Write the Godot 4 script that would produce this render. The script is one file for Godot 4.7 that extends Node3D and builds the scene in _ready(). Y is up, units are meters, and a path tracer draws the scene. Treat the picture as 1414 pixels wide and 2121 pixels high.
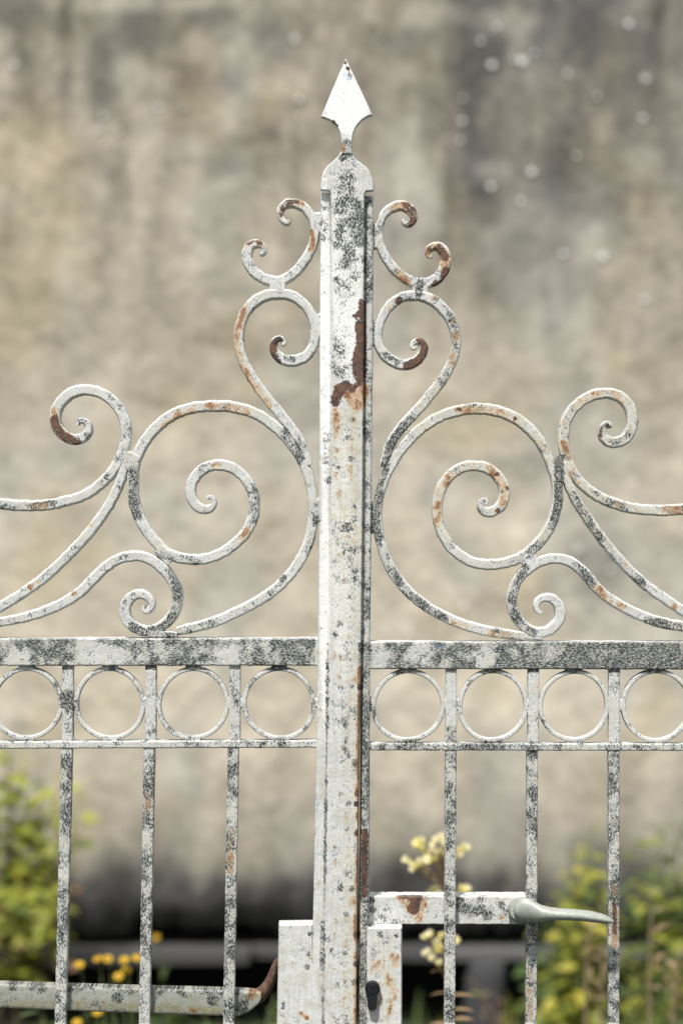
extends Node3D
# A weathered white wrought iron double gate in front of an old rendered wall.

const S := 0.00056            # metres per tracing unit in the plane of the gate
const CX := 707.0
const CY := 1060.0
const EYE := 1.5              # height of the camera
const DIST := 2.4             # camera to gate
const WALL_Z := -3.6
var wob := FastNoiseLite.new()
var rng := RandomNumberGenerator.new()
var M := {}
var names := {}
var stroke := 0.0

# ---------------------------------------------------------------- helpers
func numbered(called: String) -> String:
	var n: int = names.get(called, 0)
	names[called] = n + 1
	return called if n == 0 else "%s_%03d" % [called, n]

func thing(called: String, label: String, category: String, at: Vector3, group := "") -> Node3D:
	var o := Node3D.new()
	o.name = numbered(called)
	add_child(o, true)
	o.position = at
	tag(o, label, category, group)
	return o

func tag(o: Node, label: String, category: String, group := "") -> void:
	o.set_meta("label", label)
	o.set_meta("category", category)
	if group:
		o.set_meta("group", group)

# One mesh as a part; its vertices are world points, so it is set back by its thing's own place.
func obj(called: String, mesh: Mesh, mat: Material, parent: Node = self) -> MeshInstance3D:
	var o := MeshInstance3D.new()
	o.name = called
	o.mesh = mesh
	o.material_override = mat
	parent.add_child(o, true)
	if parent != self and parent.get_parent() == self:
		o.position = -(parent as Node3D).position
	return o

func plane_at(px: float, py: float, z := 0.0) -> Vector3:
	return Vector3((px - CX) * S, EYE + (CY - py) * S, z)

# A point at a given distance from where the photographer stood.
func behind(px: float, py: float, z: float) -> Vector3:
	var k := (DIST - z) / DIST
	return plane_at(CX + (px - CX) * k, CY + (py - CY) * k, z)

func far_at(px: float, py: float, d: float) -> Vector3:
	var k := S * d / DIST
	return Vector3((px - CX) * k, EYE + (CY - py) * k, DIST - d)

class Geo:
	var v := PackedVector3Array()
	var n := PackedVector3Array()
	var u := PackedVector2Array()
	var c := PackedColorArray()
	var i := PackedInt32Array()
	func put(p: Vector3, nn: Vector3, uv := Vector2.ZERO) -> int:
		v.append(p); n.append(nn); u.append(uv)
		return v.size() - 1
	func tri(a: int, b: int, d: int) -> void:
		var g := (v[b] - v[a]).cross(v[d] - v[a])
		if g.dot(n[a] + n[b] + n[d]) > 0.0:
			i.append(a); i.append(d); i.append(b)
		else:
			i.append(a); i.append(b); i.append(d)
	func quad(a: int, b: int, d: int, e: int) -> void:
		tri(a, b, d); tri(a, d, e)
	func mesh() -> ArrayMesh:
		var a := []
		a.resize(Mesh.ARRAY_MAX)
		a[Mesh.ARRAY_VERTEX] = v
		a[Mesh.ARRAY_NORMAL] = n
		a[Mesh.ARRAY_TEX_UV] = u
		if c.size() == v.size() and c.size() > 0:
			a[Mesh.ARRAY_COLOR] = c
		a[Mesh.ARRAY_INDEX] = i
		var m := ArrayMesh.new()
		m.add_surface_from_arrays(Mesh.PRIMITIVE_TRIANGLES, a)
		return m

var uv_shift := Vector2.ZERO

func gate_uv(x: float, y: float) -> Vector2:
	return Vector2((x / S + CX + uv_shift.x) / 1414.0, (CY - (y - EYE) / S + uv_shift.y) / 2121.0)

# numbers x, y, width of a traced line, from a crop that started at ox, oy and was k times enlarged
func trace(ox: float, oy: float, k: float, a: Array) -> PackedVector3Array:
	var out := PackedVector3Array()
	for j in range(0, a.size(), 3):
		out.append(Vector3(ox + a[j] / k, oy + a[j + 1] / k, a[j + 2] / k))
	return out

func smooth_line(p: PackedVector3Array, step: float) -> PackedVector3Array:
	var out := PackedVector3Array()
	for j in p.size() - 1:
		var a: Vector3 = p[maxi(j - 1, 0)]
		var b: Vector3 = p[j]
		var c: Vector3 = p[j + 1]
		var d: Vector3 = p[mini(j + 2, p.size() - 1)]
		var l := Vector2(c.x - b.x, c.y - b.y).length()
		var m := maxi(1, int(ceil(l / step)))
		for q in m:
			out.append(b.cubic_interpolate(c, a, d, float(q) / m))
	out.append(p[p.size() - 1])
	# two passes of smoothing take the tremble of the hand out of the trace
	for pass_ in 3:
		var o2 := out.duplicate()
		for j in range(1, out.size() - 1):
			o2[j] = out[j] * 0.5 + (out[j - 1] + out[j + 1]) * 0.25
		out = o2
	return out

# A forged flat bar that follows a line in the gate's plane: rounded edges, slightly uneven width.
func ribbon(line: PackedVector3Array, front: float, depth: float, round_ := 0.0018, uneven := 1.0, step := 3.0) -> ArrayMesh:
	var p := smooth_line(line, step) if step > 0.0 else line
	var g := Geo.new()
	stroke += 137.3
	var run := 0.0
	var count := p.size()
	for j in count:
		var a := p[maxi(j - 1, 0)]
		var b := p[mini(j + 1, count - 1)]
		var t := Vector2((b.x - a.x), -(b.y - a.y)).normalized()
		var nn := Vector2(-t.y, t.x)
		if j > 0:
			run += Vector2(p[j].x - p[j - 1].x, p[j].y - p[j - 1].y).length()
		var shift := wob.get_noise_2d(run * 0.9, stroke) * 0.55 * uneven + wob.get_noise_2d(run * 4.0, stroke + 31.0) * 0.25 * uneven
		var wide := 1.0 + wob.get_noise_2d(run * 1.6, stroke + 57.0) * 0.05 * uneven
		var c := plane_at(p[j].x, p[j].y)
		c += Vector3(nn.x, nn.y, 0) * shift * S
		var hw := p[j].z * S * 0.5 * wide
		var r := minf(round_, hw * 0.6)
		var zf := front + wob.get_noise_2d(run * 0.7, stroke + 91.0) * 0.0005 * uneven
		var zb := front - depth
		for corner in 4:
			var sx := 1.0 if corner < 2 else -1.0
			var sz := 1.0 if corner == 0 or corner == 3 else -1.0
			var cc := Vector2(sx * (hw - r), (zf - r) if sz > 0 else (zb + r))
			for q in 3:
				var ang: float
				match corner:
					0: ang = PI / 2 - q * PI / 4
					1: ang = -q * PI / 4
					2: ang = -PI / 2 - q * PI / 4
					_: ang = PI - q * PI / 4
				var dir := Vector2(cos(ang), sin(ang))
				var off := cc + dir * r
				var pos := c + Vector3(nn.x * off.x, nn.y * off.x, off.y)
				var nor := Vector3(nn.x * dir.x, nn.y * dir.x, dir.y)
				var out := off.x + sx * (zf - off.y)
				g.put(pos, nor, gate_uv(c.x + nn.x * out, c.y + nn.y * out))
	for j in count - 1:
		for q in 12:
			var q2 := (q + 1) % 12
			g.quad(j * 12 + q, j * 12 + q2, (j + 1) * 12 + q2, (j + 1) * 12 + q)
	for e in 2:
		var base := 0 if e == 0 else (count - 1) * 12
		var other := 12 if e == 0 else (count - 2) * 12
		var nor := (g.v[base] - g.v[other]).normalized()
		nor.z = 0
		var mid := Vector3.ZERO
		for q in 12:
			mid += g.v[base + q] / 12.0
		var first := g.put(mid, nor, gate_uv(mid.x, mid.y))
		for q in 12:
			g.put(g.v[base + q], nor, gate_uv(g.v[base + q].x, g.v[base + q].y))
		for q in 12:
			g.tri(first, first + 1 + q, first + 1 + (q + 1) % 12)
	return g.mesh()

func straight(x0: float, y0: float, x1: float, y1: float, w0: float, w1: float, front: float, depth: float, round_ := 0.0014, uneven := 1.0) -> ArrayMesh:
	var p := PackedVector3Array()
	var l := Vector2(x1 - x0, y1 - y0).length()
	var m := maxi(2, int(l / 8.0))
	for j in m + 1:
		var t := float(j) / m
		p.append(Vector3(lerpf(x0, x1, t), lerpf(y0, y1, t), lerpf(w0, w1, t)))
	return ribbon(p, front, depth, round_, uneven, 0.0)

func hoop(cx: float, cy: float, rx: float, ry: float, w: float, front: float, depth: float) -> ArrayMesh:
	var p := PackedVector3Array()
	for j in 73:
		var a := TAU * j / 72.0 + 1.2
		var squash := 1.0 + 0.012 * sin(a * 2.0 + cx) + 0.008 * sin(a * 3.0 + cx * 2.0)
		p.append(Vector3(cx + cos(a) * (rx - w / 2) * squash, cy + sin(a) * (ry - w / 2) * squash, w))
	return ribbon(p, front, depth, 0.0016, 0.4, 0.0)

# A plate of even thickness with eased edges, from an outline in tracing units.
func plate(outline: Array, front: float, thick: float, ease_ := 0.0012) -> ArrayMesh:
	var poly := PackedVector2Array()
	for j in range(0, outline.size(), 2):
		var w := plane_at(outline[j], outline[j + 1])
		poly.append(Vector2(w.x, w.y))
	if Geometry2D.is_polygon_clockwise(poly):
		poly.reverse()
	return slab(poly, front, thick, ease_)

func slab(poly: PackedVector2Array, front: float, thick: float, ease_: float) -> ArrayMesh:
	var g := Geo.new()
	var m := poly.size()
	var inner := PackedVector2Array()
	var outn := PackedVector2Array()
	for j in m:
		var a := (poly[j] - poly[(j + m - 1) % m]).normalized()
		var b := (poly[(j + 1) % m] - poly[j]).normalized()
		var na := Vector2(a.y, -a.x)
		var nb := Vector2(b.y, -b.x)
		var nn := (na + nb).normalized()
		inner.append(poly[j] - nn * ease_ / maxf(0.45, nn.dot(na)))
		outn.append(nn)
	var tris := Geometry2D.triangulate_polygon(inner)
	for face in 2:
		var z := front if face == 0 else front - thick
		var nor := Vector3(0, 0, 1 if face == 0 else -1)
		var base := g.v.size()
		for j in m:
			g.put(Vector3(inner[j].x, inner[j].y, z), nor, gate_uv(inner[j].x, inner[j].y))
		for j in range(0, tris.size(), 3):
			g.tri(base + tris[j], base + tris[j + 1], base + tris[j + 2])
	for j in m:
		var k := (j + 1) % m
		var d := (poly[k] - poly[j]).normalized()
		var flat := Vector2(d.y, -d.x)
		var n0 := outn[j] if outn[j].dot(flat) > 0.85 else flat
		var n1 := outn[k] if outn[k].dot(flat) > 0.85 else flat
		var rows := []
		for r in 4:
			var z: float = [front, front - ease_, front - thick + ease_, front - thick][r]
			var p0 := inner[j] if r == 0 or r == 3 else poly[j]
			var p1 := inner[k] if r == 0 or r == 3 else poly[k]
			var lift: float = [0.9, 0.25, -0.25, -0.9][r]
			var out := front - z
			var a0 := g.put(Vector3(p0.x, p0.y, z), Vector3(n0.x, n0.y, lift).normalized(), gate_uv(p0.x + n0.x * out, p0.y + n0.y * out))
			var a1 := g.put(Vector3(p1.x, p1.y, z), Vector3(n1.x, n1.y, lift).normalized(), gate_uv(p1.x + n1.x * out, p1.y + n1.y * out))
			rows.append([a0, a1])
		for r in 3:
			g.quad(rows[r][0], rows[r][1], rows[r + 1][1], rows[r + 1][0])
	return g.mesh()

# A body through rings of points: each ring is centre, two half axes (as vectors)
func loft(rings: Array, sides := 20, closed := true) -> ArrayMesh:
	var g := Geo.new()
	var m := rings.size()
	for j in m:
		var c: Vector3 = rings[j][0]
		var a: Vector3 = rings[j][1]
		var b: Vector3 = rings[j][2]
		for q in sides:
			var t := TAU * q / sides
			var pos := c + a * cos(t) + b * sin(t)
			g.put(pos, Vector3.ZERO, gate_uv(pos.x, pos.y))
	for j in m:
		for q in sides:
			var along: Vector3 = g.v[mini(j + 1, m - 1) * sides + q] - g.v[maxi(j - 1, 0) * sides + q]
			var round_: Vector3 = g.v[j * sides + (q + 1) % sides] - g.v[j * sides + (q + sides - 1) % sides]
			var nn := along.cross(round_).normalized()
			if nn.dot(g.v[j * sides + q] - rings[j][0]) < 0:
				nn = -nn
			g.n[j * sides + q] = nn
	for j in m - 1:
		for q in sides:
			g.quad(j * sides + q, j * sides + (q + 1) % sides, (j + 1) * sides + (q + 1) % sides, (j + 1) * sides + q)
	if closed:
		for e in 2:
			var j := 0 if e == 0 else m - 1
			var k := 1 if e == 0 else m - 2
			var nn: Vector3 = (rings[j][0] - rings[k][0]).normalized()
			var c := g.put(rings[j][0], nn, gate_uv(rings[j][0].x, rings[j][0].y))
			for q in sides:
				g.put(g.v[j * sides + q], nn, g.u[j * sides + q])
			for q in sides:
				g.tri(c, c + 1 + q, c + 1 + (q + 1) % sides)
	return g.mesh()

func tube(points: PackedVector3Array, r0: float, r1: float, sides := 7) -> ArrayMesh:
	var rings := []
	for j in points.size():
		var d := (points[mini(j + 1, points.size() - 1)] - points[maxi(j - 1, 0)]).normalized()
		var a := d.cross(Vector3(0.31, 0.12, 0.94)).normalized()
		var b := d.cross(a)
		var r := lerpf(r0, r1, float(j) / (points.size() - 1))
		rings.append([points[j], a * r, b * r])
	return loft(rings, sides)

func block(lo: Vector3, hi: Vector3, jitter := 0.0) -> ArrayMesh:
	var g := Geo.new()
	var p := []
	for q in 8:
		p.append(Vector3(hi.x if q & 1 else lo.x, hi.y if q & 2 else lo.y, hi.z if q & 4 else lo.z) + Vector3(rng.randf_range(-1, 1), rng.randf_range(-1, 1), rng.randf_range(-1, 1)) * jitter)
	var faces := [[0, 1, 3, 2], [4, 5, 7, 6], [0, 1, 5, 4], [2, 3, 7, 6], [0, 2, 6, 4], [1, 3, 7, 5]]
	var nor := [Vector3(0, 0, -1), Vector3(0, 0, 1), Vector3(0, -1, 0), Vector3(0, 1, 0), Vector3(-1, 0, 0), Vector3(1, 0, 0)]
	for f in 6:
		var at := g.v.size()
		for q in 4:
			g.put(p[faces[f][q]], nor[f], Vector2(p[faces[f][q]].x + p[faces[f][q]].z, p[faces[f][q]].y))
		g.quad(at, at + 1, at + 2, at + 3)
	return g.mesh()

# ---------------------------------------------------------------- the worn paint
const CW := 342
const CH := 512
var wear := PackedFloat32Array()
var tints := [
	[716, 205, 62, 100, Color8(243, 244, 242), 1.0, false], [672, 700, 14, 420, Color8(243, 244, 243), 0.95, false], [672, 1250, 14, 300, Color8(240, 241, 240), 0.8, false],
	[716, 560, 38, 290, Color8(238, 239, 237), 0.9, false], [708, 1150, 30, 330, Color8(232, 231, 224), 0.5, false], [700, 160, 1, 1, Color8(255, 255, 255), 0.0, false],
	[714, 160, 5, 9, Color8(120, 165, 215), 0.9, true], [722, 163, 6, 10, Color8(80, 140, 205), 1.0, true], [672, 228, 3, 14, Color8(110, 150, 205), 0.8, true],
	[655, 1665, 4, 26, Color8(110, 140, 195), 0.9, true], [690, 1774, 6, 12, Color8(120, 155, 205), 0.8, true], [910, 1338, 16, 8, Color8(105, 145, 175), 0.7, true],
]

# channel 0 lichen and painted seam shade, 1 orange rust, 2 bare brown iron, 3 cream stain
func dab(ch: int, x: float, y: float, r: float, amount: float) -> void:
	var k := 1414.0 / CW
	var cx := x / k
	var cy := y / k
	var cr := maxf(r / k, 0.8)
	for j in range(maxi(0, int(cy - cr * 1.6)), mini(CH, int(cy + cr * 1.6) + 2)):
		for i in range(maxi(0, int(cx - cr * 1.6)), mini(CW, int(cx + cr * 1.6) + 2)):
			var d := Vector2(i + 0.5 - cx, j + 0.5 - cy).length() / cr
			var f := amount * (1.0 - smoothstep(0.55, 1.55, d))
			var at := (j * CW + i) * 4 + ch
			wear[at] = maxf(wear[at], f) if amount > 0 else maxf(0.0, wear[at] + f)

func dabs(ch: int, r: float, amount: float, a: Array) -> void:
	for j in range(0, a.size(), 2):
		dab(ch, a[j], a[j + 1], r, amount)
		if j > 0:
			var p := Vector2(a[j - 2], a[j - 1])
			var q := Vector2(a[j], a[j + 1])
			var m := int(p.distance_to(q) / (r * 0.8))
			for t in range(1, m):
				var z := p.lerp(q, float(t) / m)
				dab(ch, z.x, z.y, r, amount)

func spots(ch: int, r: float, amount: float, a: Array) -> void:
	for j in range(0, a.size(), 2):
		dab(ch, a[j], a[j + 1], r, amount)

func area(ch: int, x0: float, y0: float, x1: float, y1: float, amount: float) -> void:
	var k := 1414.0 / CW
	for j in range(maxi(0, int(y0 / k)), mini(CH, int(y1 / k) + 1)):
		for i in range(maxi(0, int(x0 / k)), mini(CW, int(x1 / k) + 1)):
			wear[(j * CW + i) * 4 + ch] = amount

func paint_wear() -> void:
	wear.resize(CW * CH * 4)
	for j in CW * CH:
		wear[j * 4] = 0.29
		wear[j * 4 + 3] = 0.2
	# rails, bars, hoops
	area(0, 0, 1318, 664, 1384, 0.74)
	area(0, 752, 1324, 1414, 1392, 0.84)
	spots(0, 26, -0.34, [190, 1352, 232, 1362, 470, 1360, 40, 1372, 870, 1350, 1000, 1362, 780, 1362, 700, 1358])
	area(0, 0, 1386, 655, 1530, 0.42)
	area(0, 766, 1392, 1414, 1530, 0.34)
	area(0, 0, 1530, 660, 1556, 0.52)
	area(0, 766, 1534, 1414, 1560, 0.62)
	area(0, 0, 1560, 560, 2121, 0.69)
	area(0, 900, 1560, 1414, 2121, 0.7)
	dabs(0, 16, 0.92, [139, 1455, 139, 1440])
	dabs(0, 14, 0.62, [486, 1435, 486, 1470])
	dabs(0, 13, 0.75, [935, 1510, 935, 1545])
	spots(0, 16, 0.92, [1103, 1565, 1273, 1570, 1273, 1610, 1273, 1700, 1103, 1640, 1103, 1700, 935, 1720, 936, 1690])
	dabs(0, 9, 0.85, [840, 1535, 870, 1535])
	spots(0, 10, 0.8, [580, 1384, 400, 1386, 230, 1384, 830, 1390, 1022, 1392, 1190, 1392, 1362, 1392])
	# the strip and the stiles
	area(0, 660, 320, 776, 640, 0.3)
	dabs(0, 27, 0.62, [718, 352, 718, 600])
	dabs(0, 22, 0.5, [722, 640, 712, 690])
	dabs(0, 18, 0.86, [718, 330, 716, 370, 722, 400, 735, 440, 740, 500, 722, 520, 715, 545])
	dabs(0, 10, 0.78, [700, 600, 697, 580])
	area(0, 655, 640, 690, 2121, 0.06)
	area(0, 690, 640, 745, 2121, 0.24)
	for q in 26:
		var sx := rng.randf_range(690, 735)
		var sy := rng.randf_range(860, 2050)
		dabs(1, 4, rng.randf_range(0.2, 0.42), [sx, sy, sx - 1, sy + rng.randf_range(20, 70)])
		dab(0, sx, sy, rng.randf_range(4, 8), 0.75)
	dabs(0, 3, 0.8, [679, 1330, 671, 1900, 669, 2121])  # shade of the seam between strip and left stile, painted as a dark line
	dabs(0, 18, 0.46, [716, 640, 706, 700, 700, 770])
	dabs(0, 12, 0.4, [728, 1000, 730, 1200, 716, 1420, 712, 1600])
	area(0, 756, 405, 776, 2121, 0.52)
	area(0, 744, 1330, 768, 2121, 0.78)
	dabs(0, 9, 0.5, [676, 900, 678, 1000])
	spots(0, 7, 0.66, [732, 1035, 734, 1050, 722, 905, 735, 1180, 712, 1200, 700, 1290, 712, 1360, 705, 1420, 715, 1500, 720, 1560, 706, 1640, 715, 1680, 686, 1960, 718, 1952, 715, 1968, 697, 2105, 690, 2095, 681, 1940, 698, 2032])
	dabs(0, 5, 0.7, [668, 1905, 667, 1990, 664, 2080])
	dabs(3, 34, 0.62, [722, 870, 718, 1150])
	dabs(3, 16, 0.5, [735, 1200, 728, 1600, 722, 2121])
	dabs(1, 7, 0.62, [694, 850, 695, 900])
	# bare iron where the paint has come off the strip
	dabs(2, 7, 1.0, [750, 628, 749, 680])
	dabs(2, 11, 0.95, [746, 668, 748, 720, 746, 775])
	dabs(2, 12, 0.95, [704, 808, 697, 826])
	dabs(2, 7, 0.85, [738, 655, 745, 650])
	dabs(2, 10, 0.9, [740, 735, 737, 762, 744, 790])
	dabs(2, 10, 1.0, [716, 796, 702, 812, 694, 832])
	dabs(1, 19, 1.0, [726, 812, 738, 828, 746, 808])
	dabs(2, 7, 0.9, [736, 800, 728, 806])
	dabs(1, 5, 0.9, [745, 1380, 742, 1480, 741, 1600, 742, 1700, 738, 1860, 737, 2000, 736, 2121])
	spots(2, 7, 0.95, [742, 1640, 740, 1720, 738, 1930, 738, 1660, 737, 1990, 745, 1420])
	dabs(2, 7, 0.95, [756, 1720, 754, 1850])
	# left scrolls
	dabs(0, 13, 0.8, [276, 955, 274, 1000, 276, 1040, 284, 1062])
	dabs(0, 11, 0.6, [258, 930, 262, 950])
	dabs(0, 13, 0.6, [330, 1140, 350, 1152, 400, 1162])
	dabs(0, 13, 0.8, [352, 1180, 364, 1205, 365, 1250, 352, 1285, 335, 1300, 300, 1308, 275, 1298])
	dabs(0, 11, 0.72, [308, 1312, 362, 1312])
	dabs(0, 13, 0.72, [370, 1306, 410, 1298, 432, 1290])
	dabs(0, 12, 0.66, [585, 895, 603, 915, 620, 950])
	spots(0, 9, 0.75, [636, 1000, 655, 1040, 656, 1075, 560, 1225, 585, 1195, 534, 1010, 520, 1040, 535, 1030])
	dabs(0, 11, 0.55, [0, 1046, 60, 1048, 108, 1042])
	dabs(0, 10, 0.5, [0, 1288, 60, 1278, 110, 1262])
	dabs(0, 9, 0.5, [230, 1160, 255, 1150, 290, 1150])
	dabs(0, 9, 0.5, [160, 1130, 150, 1140, 100, 1185])
	dabs(0, 10, 0.72, [595, 737, 605, 740])
	spots(0, 9, 0.72, [425, 1055, 420, 1045, 180, 900, 220, 985, 208, 997])
	dabs(1, 7, 0.85, [643, 478, 645, 500, 644, 512])
	dabs(1, 12, 0.55, [590, 425, 610, 415, 622, 415])
	dabs(1, 9, 0.45, [520, 500, 535, 495])
	dabs(1, 8, 0.68, [503, 640, 490, 690, 488, 715, 500, 755, 525, 795, 550, 830, 556, 838])
	dabs(1, 8, 0.72, [338, 880, 365, 862, 395, 850])
	spots(1, 9, 0.8, [432, 838, 470, 842, 510, 850, 366, 860, 350, 872])
	dabs(1, 7, 0.85, [512, 1095, 506, 1106])
	dabs(1, 9, 0.72, [68, 1046, 92, 1042])
	spots(1, 6, 0.66, [186, 1086, 78, 1203, 60, 1214, 150, 1226, 440, 962, 452, 960, 300, 1010])
	dabs(2, 9, 1.0, [578, 702, 566, 712, 564, 730, 574, 746])
	dabs(1, 12, 0.8, [112, 870, 120, 890, 140, 905])
	dabs(2, 8, 0.75, [125, 895, 145, 910, 160, 915])
	spots(2, 6, 0.75, [596, 420, 586, 430])
	dabs(2, 8, 0.74, [583, 440, 584, 428, 597, 416, 612, 413])
	dabs(2, 7, 0.66, [512, 500, 525, 496, 540, 500])
	dabs(2, 11, 0.8, [112, 868, 118, 888, 135, 904, 155, 912])
	dabs(2, 10, 0.76, [845, 424, 858, 438, 860, 452, 850, 462])
	dabs(2, 10, 0.72, [892, 512, 908, 508, 922, 530])
	# right scrolls
	dabs(0, 13, 0.72, [935, 650, 945, 680, 943, 720, 935, 740])
	dabs(0, 10, 0.6, [905, 615, 922, 635])
	dabs(0, 12, 0.84, [850, 868, 830, 890, 812, 915, 800, 945, 786, 1000, 780, 1040, 778, 1080, 783, 1110])
	dabs(0, 9, 0.6, [790, 1130, 805, 1165, 830, 1205, 860, 1240])
	dabs(0, 11, 1.0, [1159, 950, 1158, 990])
	dabs(0, 11, 0.95, [1158, 990, 1158, 1040, 1150, 1070])
	dabs(0, 13, 0.66, [1145, 1085, 1120, 1125, 1090, 1145, 1060, 1160, 1010, 1168])
	dabs(0, 13, 0.74, [1085, 1175, 1068, 1200, 1060, 1240, 1072, 1285, 1100, 1310])
	dabs(0, 12, 0.66, [1030, 1306, 1070, 1315])
	dabs(0, 10, 0.74, [1188, 1020, 1205, 1050, 1225, 1085, 1242, 1110])
	dabs(0, 9, 0.6, [1305, 1185, 1325, 1205])
	dabs(0, 9, 0.6, [1224, 1016, 1262, 1036, 1300, 1050])
	dabs(0, 12, 0.84, [1345, 1285, 1414, 1298])
	dabs(0, 11, 0.76, [1300, 895, 1285, 912, 1270, 910])
	dabs(0, 9, 0.6, [1190, 1165, 1210, 1182, 1228, 1208])
	dabs(0, 8, 0.75, [800, 730, 822, 745])
	dabs(0, 9, 0.8, [870, 585, 868, 605])
	dabs(1, 9, 0.9, [826, 562, 842, 580])
	dabs(1, 13, 0.72, [822, 428, 845, 425, 858, 440, 858, 455])
	dabs(1, 14, 0.92, [890, 515, 905, 510, 920, 530, 926, 555])
	dabs(2, 11, 1.0, [926, 560, 920, 578, 906, 588])
	spots(2, 8, 0.85, [853, 452, 850, 463, 858, 430])
	dabs(1, 10, 0.5, [812, 632, 820, 624])
	spots(2, 7, 1.0, [824, 622, 828, 618])
	spots(1, 8, 0.66, [900, 612, 938, 660, 944, 695, 935, 735, 948, 690])
	dabs(2, 11, 0.85, [845, 753, 862, 748, 878, 735, 884, 715, 872, 702])
	dabs(1, 7, 0.9, [1168, 915, 1175, 935, 1178, 945])
	dabs(1, 8, 0.6, [1185, 980, 1195, 995])
	spots(1, 8, 0.55, [1193, 838, 1240, 812, 1268, 812, 1285, 818, 1128, 925, 1120, 915])
	spots(1, 8, 0.62, [930, 990, 922, 1000, 1020, 972])
	dabs(1, 9, 0.75, [1020, 975, 1040, 1000, 1044, 1020, 1040, 1040])
	dabs(1, 8, 0.7, [906, 1040, 905, 1060, 908, 1072])
	spots(2, 5, 0.9, [1030, 980, 1052, 1010, 1032, 1056, 1040, 1015])
	dabs(1, 8, 0.7, [960, 845, 985, 843, 1002, 845])
	spots(1, 8, 0.6, [1030, 850, 1050, 856, 950, 848, 955, 1292, 965, 1295, 1020, 1308])
	spots(2, 5, 0.8, [953, 846, 1066, 865])
	dabs(1, 8, 0.66, [1244, 1218, 1254, 1234])
	spots(1, 8, 0.55, [1280, 1040, 1288, 1045, 1288, 1256, 1296, 1165, 1400, 1255])
	dabs(1, 9, 0.8, [1378, 1052, 1414, 1054])
	dabs(2, 5, 0.8, [1243, 900, 1246, 885, 1256, 876, 1266, 884])
	area(3, 860, 780, 1414, 1130, 0.5)
	dabs(1, 12, 0.42, [905, 1090, 902, 1050, 912, 1010, 930, 985, 955, 965, 985, 960, 1015, 968, 1038, 995])
	dabs(1, 10, 0.4, [1168, 915, 1168, 890, 1178, 855, 1200, 830, 1235, 814, 1262, 812, 1290, 825])
	dabs(1, 9, 0.4, [950, 850, 985, 844, 1025, 849, 1065, 864])
	dabs(1, 9, 0.36, [945, 690, 940, 740, 920, 785, 890, 825])
	dabs(1, 9, 0.4, [1235, 1212, 1258, 1236, 1290, 1256])
	dabs(1, 9, 0.36, [930, 1282, 990, 1302, 1050, 1314])
	dabs(0, 12, 0.62, [840, 1222, 880, 1255, 920, 1278])
	dabs(0, 12, 0.58, [1250, 1115, 1290, 1165, 1330, 1205])
	dabs(1, 9, 0.4, [340, 880, 366, 855, 406, 842, 450, 839, 500, 846])
	dabs(1, 9, 0.4, [488, 690, 492, 640, 505, 625])
	dabs(1, 8, 0.36, [500, 1120, 520, 1080])
	dabs(1, 10, 0.5, [112, 850, 112, 880, 125, 905])
	dabs(1, 9, 0.5, [500, 505, 515, 496, 535, 496, 548, 505])
	dabs(1, 9, 0.5, [580, 440, 583, 425, 600, 414, 620, 416])
	dabs(0, 11, 0.5, [480, 1272, 530, 1248, 575, 1215])
	dabs(0, 11, 0.55, [655, 1040, 655, 1090, 640, 1130])
	dabs(0, 11, 0.5, [528, 1000, 534, 1040, 528, 1075])
	area(3, 470, 600, 560, 860, 0.3)
	# spear
	area(0, 660, 120, 776, 292, 0.04)
	area(3, 660, 120, 776, 292, 0.0)
	dabs(0, 12, 0.9, [718, 300, 716, 322])
	dabs(1, 4, 0.5, [712, 138, 722, 150, 726, 160])
	spots(2, 5, 0.85, [714, 134, 720, 145, 690, 255, 697, 262])
	dabs(1, 6, 0.7, [709, 302, 710, 312])
	# lower furniture
	area(0, 578, 1912, 660, 2121, 0.1)
	area(0, 764, 1918, 834, 2121, 0.1)
	dabs(3, 24, 0.5, [800, 1950, 798, 2121])
	dabs(1, 9, 0.6, [818, 1978, 822, 1995])
	for q in [[775, 1995, 768, 2015], [785, 1990, 776, 2022], [796, 1988, 790, 2015], [803, 2005, 796, 2035], [790, 2060, 784, 2085], [812, 2070, 800, 2110], [822, 2040, 815, 2075]]:
		dabs(1, 4, 0.5, q)
	dabs(0, 4, 0.62, [758, 405, 757, 900, 754, 1300, 750, 1600, 747, 2121])  # shade in the gap between strip and right stile, painted dark
	dabs(1, 10, 0.5, [806, 2028, 812, 2048])
	dabs(1, 6, 0.44, [770, 1985, 785, 1995])
	spots(0, 6, 0.7, [642, 1932, 588, 2075, 585, 2100, 587, 2085, 786, 1932, 820, 1934, 640, 1975, 636, 2000])
	spots(1, 6, 0.95, [625, 2097, 634, 2103])
	# the bracket lies behind a bar: its wear is kept 1780 higher up on the sheet
	area(0, 764, 66, 1100, 140, 0.34)
	dabs(1, 13, 1.0, [850, 88, 856, 105])
	dabs(2, 12, 0.95, [838, 78, 866, 80, 858, 110])
	dabs(1, 8, 0.8, [828, 82, 868, 130, 880, 88])
	dabs(0, 12, 0.8, [955, 100, 975, 120, 1000, 110, 1010, 125])
	spots(0, 9, 0.85, [955, 90, 1040, 100, 770, 90, 772, 110])
	spots(1, 6, 0.8, [1042, 128])
	dabs(2, 4, 0.9, [1272, 1870, 1274, 1900, 1275, 1930])
	dabs(1, 8, 0.55, [478, 1720, 476, 1800])
	dabs(1, 7, 0.4, [306, 1645, 305, 1680])
	dabs(1, 7, 0.5, [1273, 1830, 1274, 1960])
	dabs(1, 7, 0.4, [1098, 2000, 1098, 2110])
	# and the pull bar's 2010 higher up
	area(0, 0, 10, 600, 110, 0.25)
	dabs(0, 7, 0.66, [0, 34, 240, 42, 500, 54])
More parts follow.
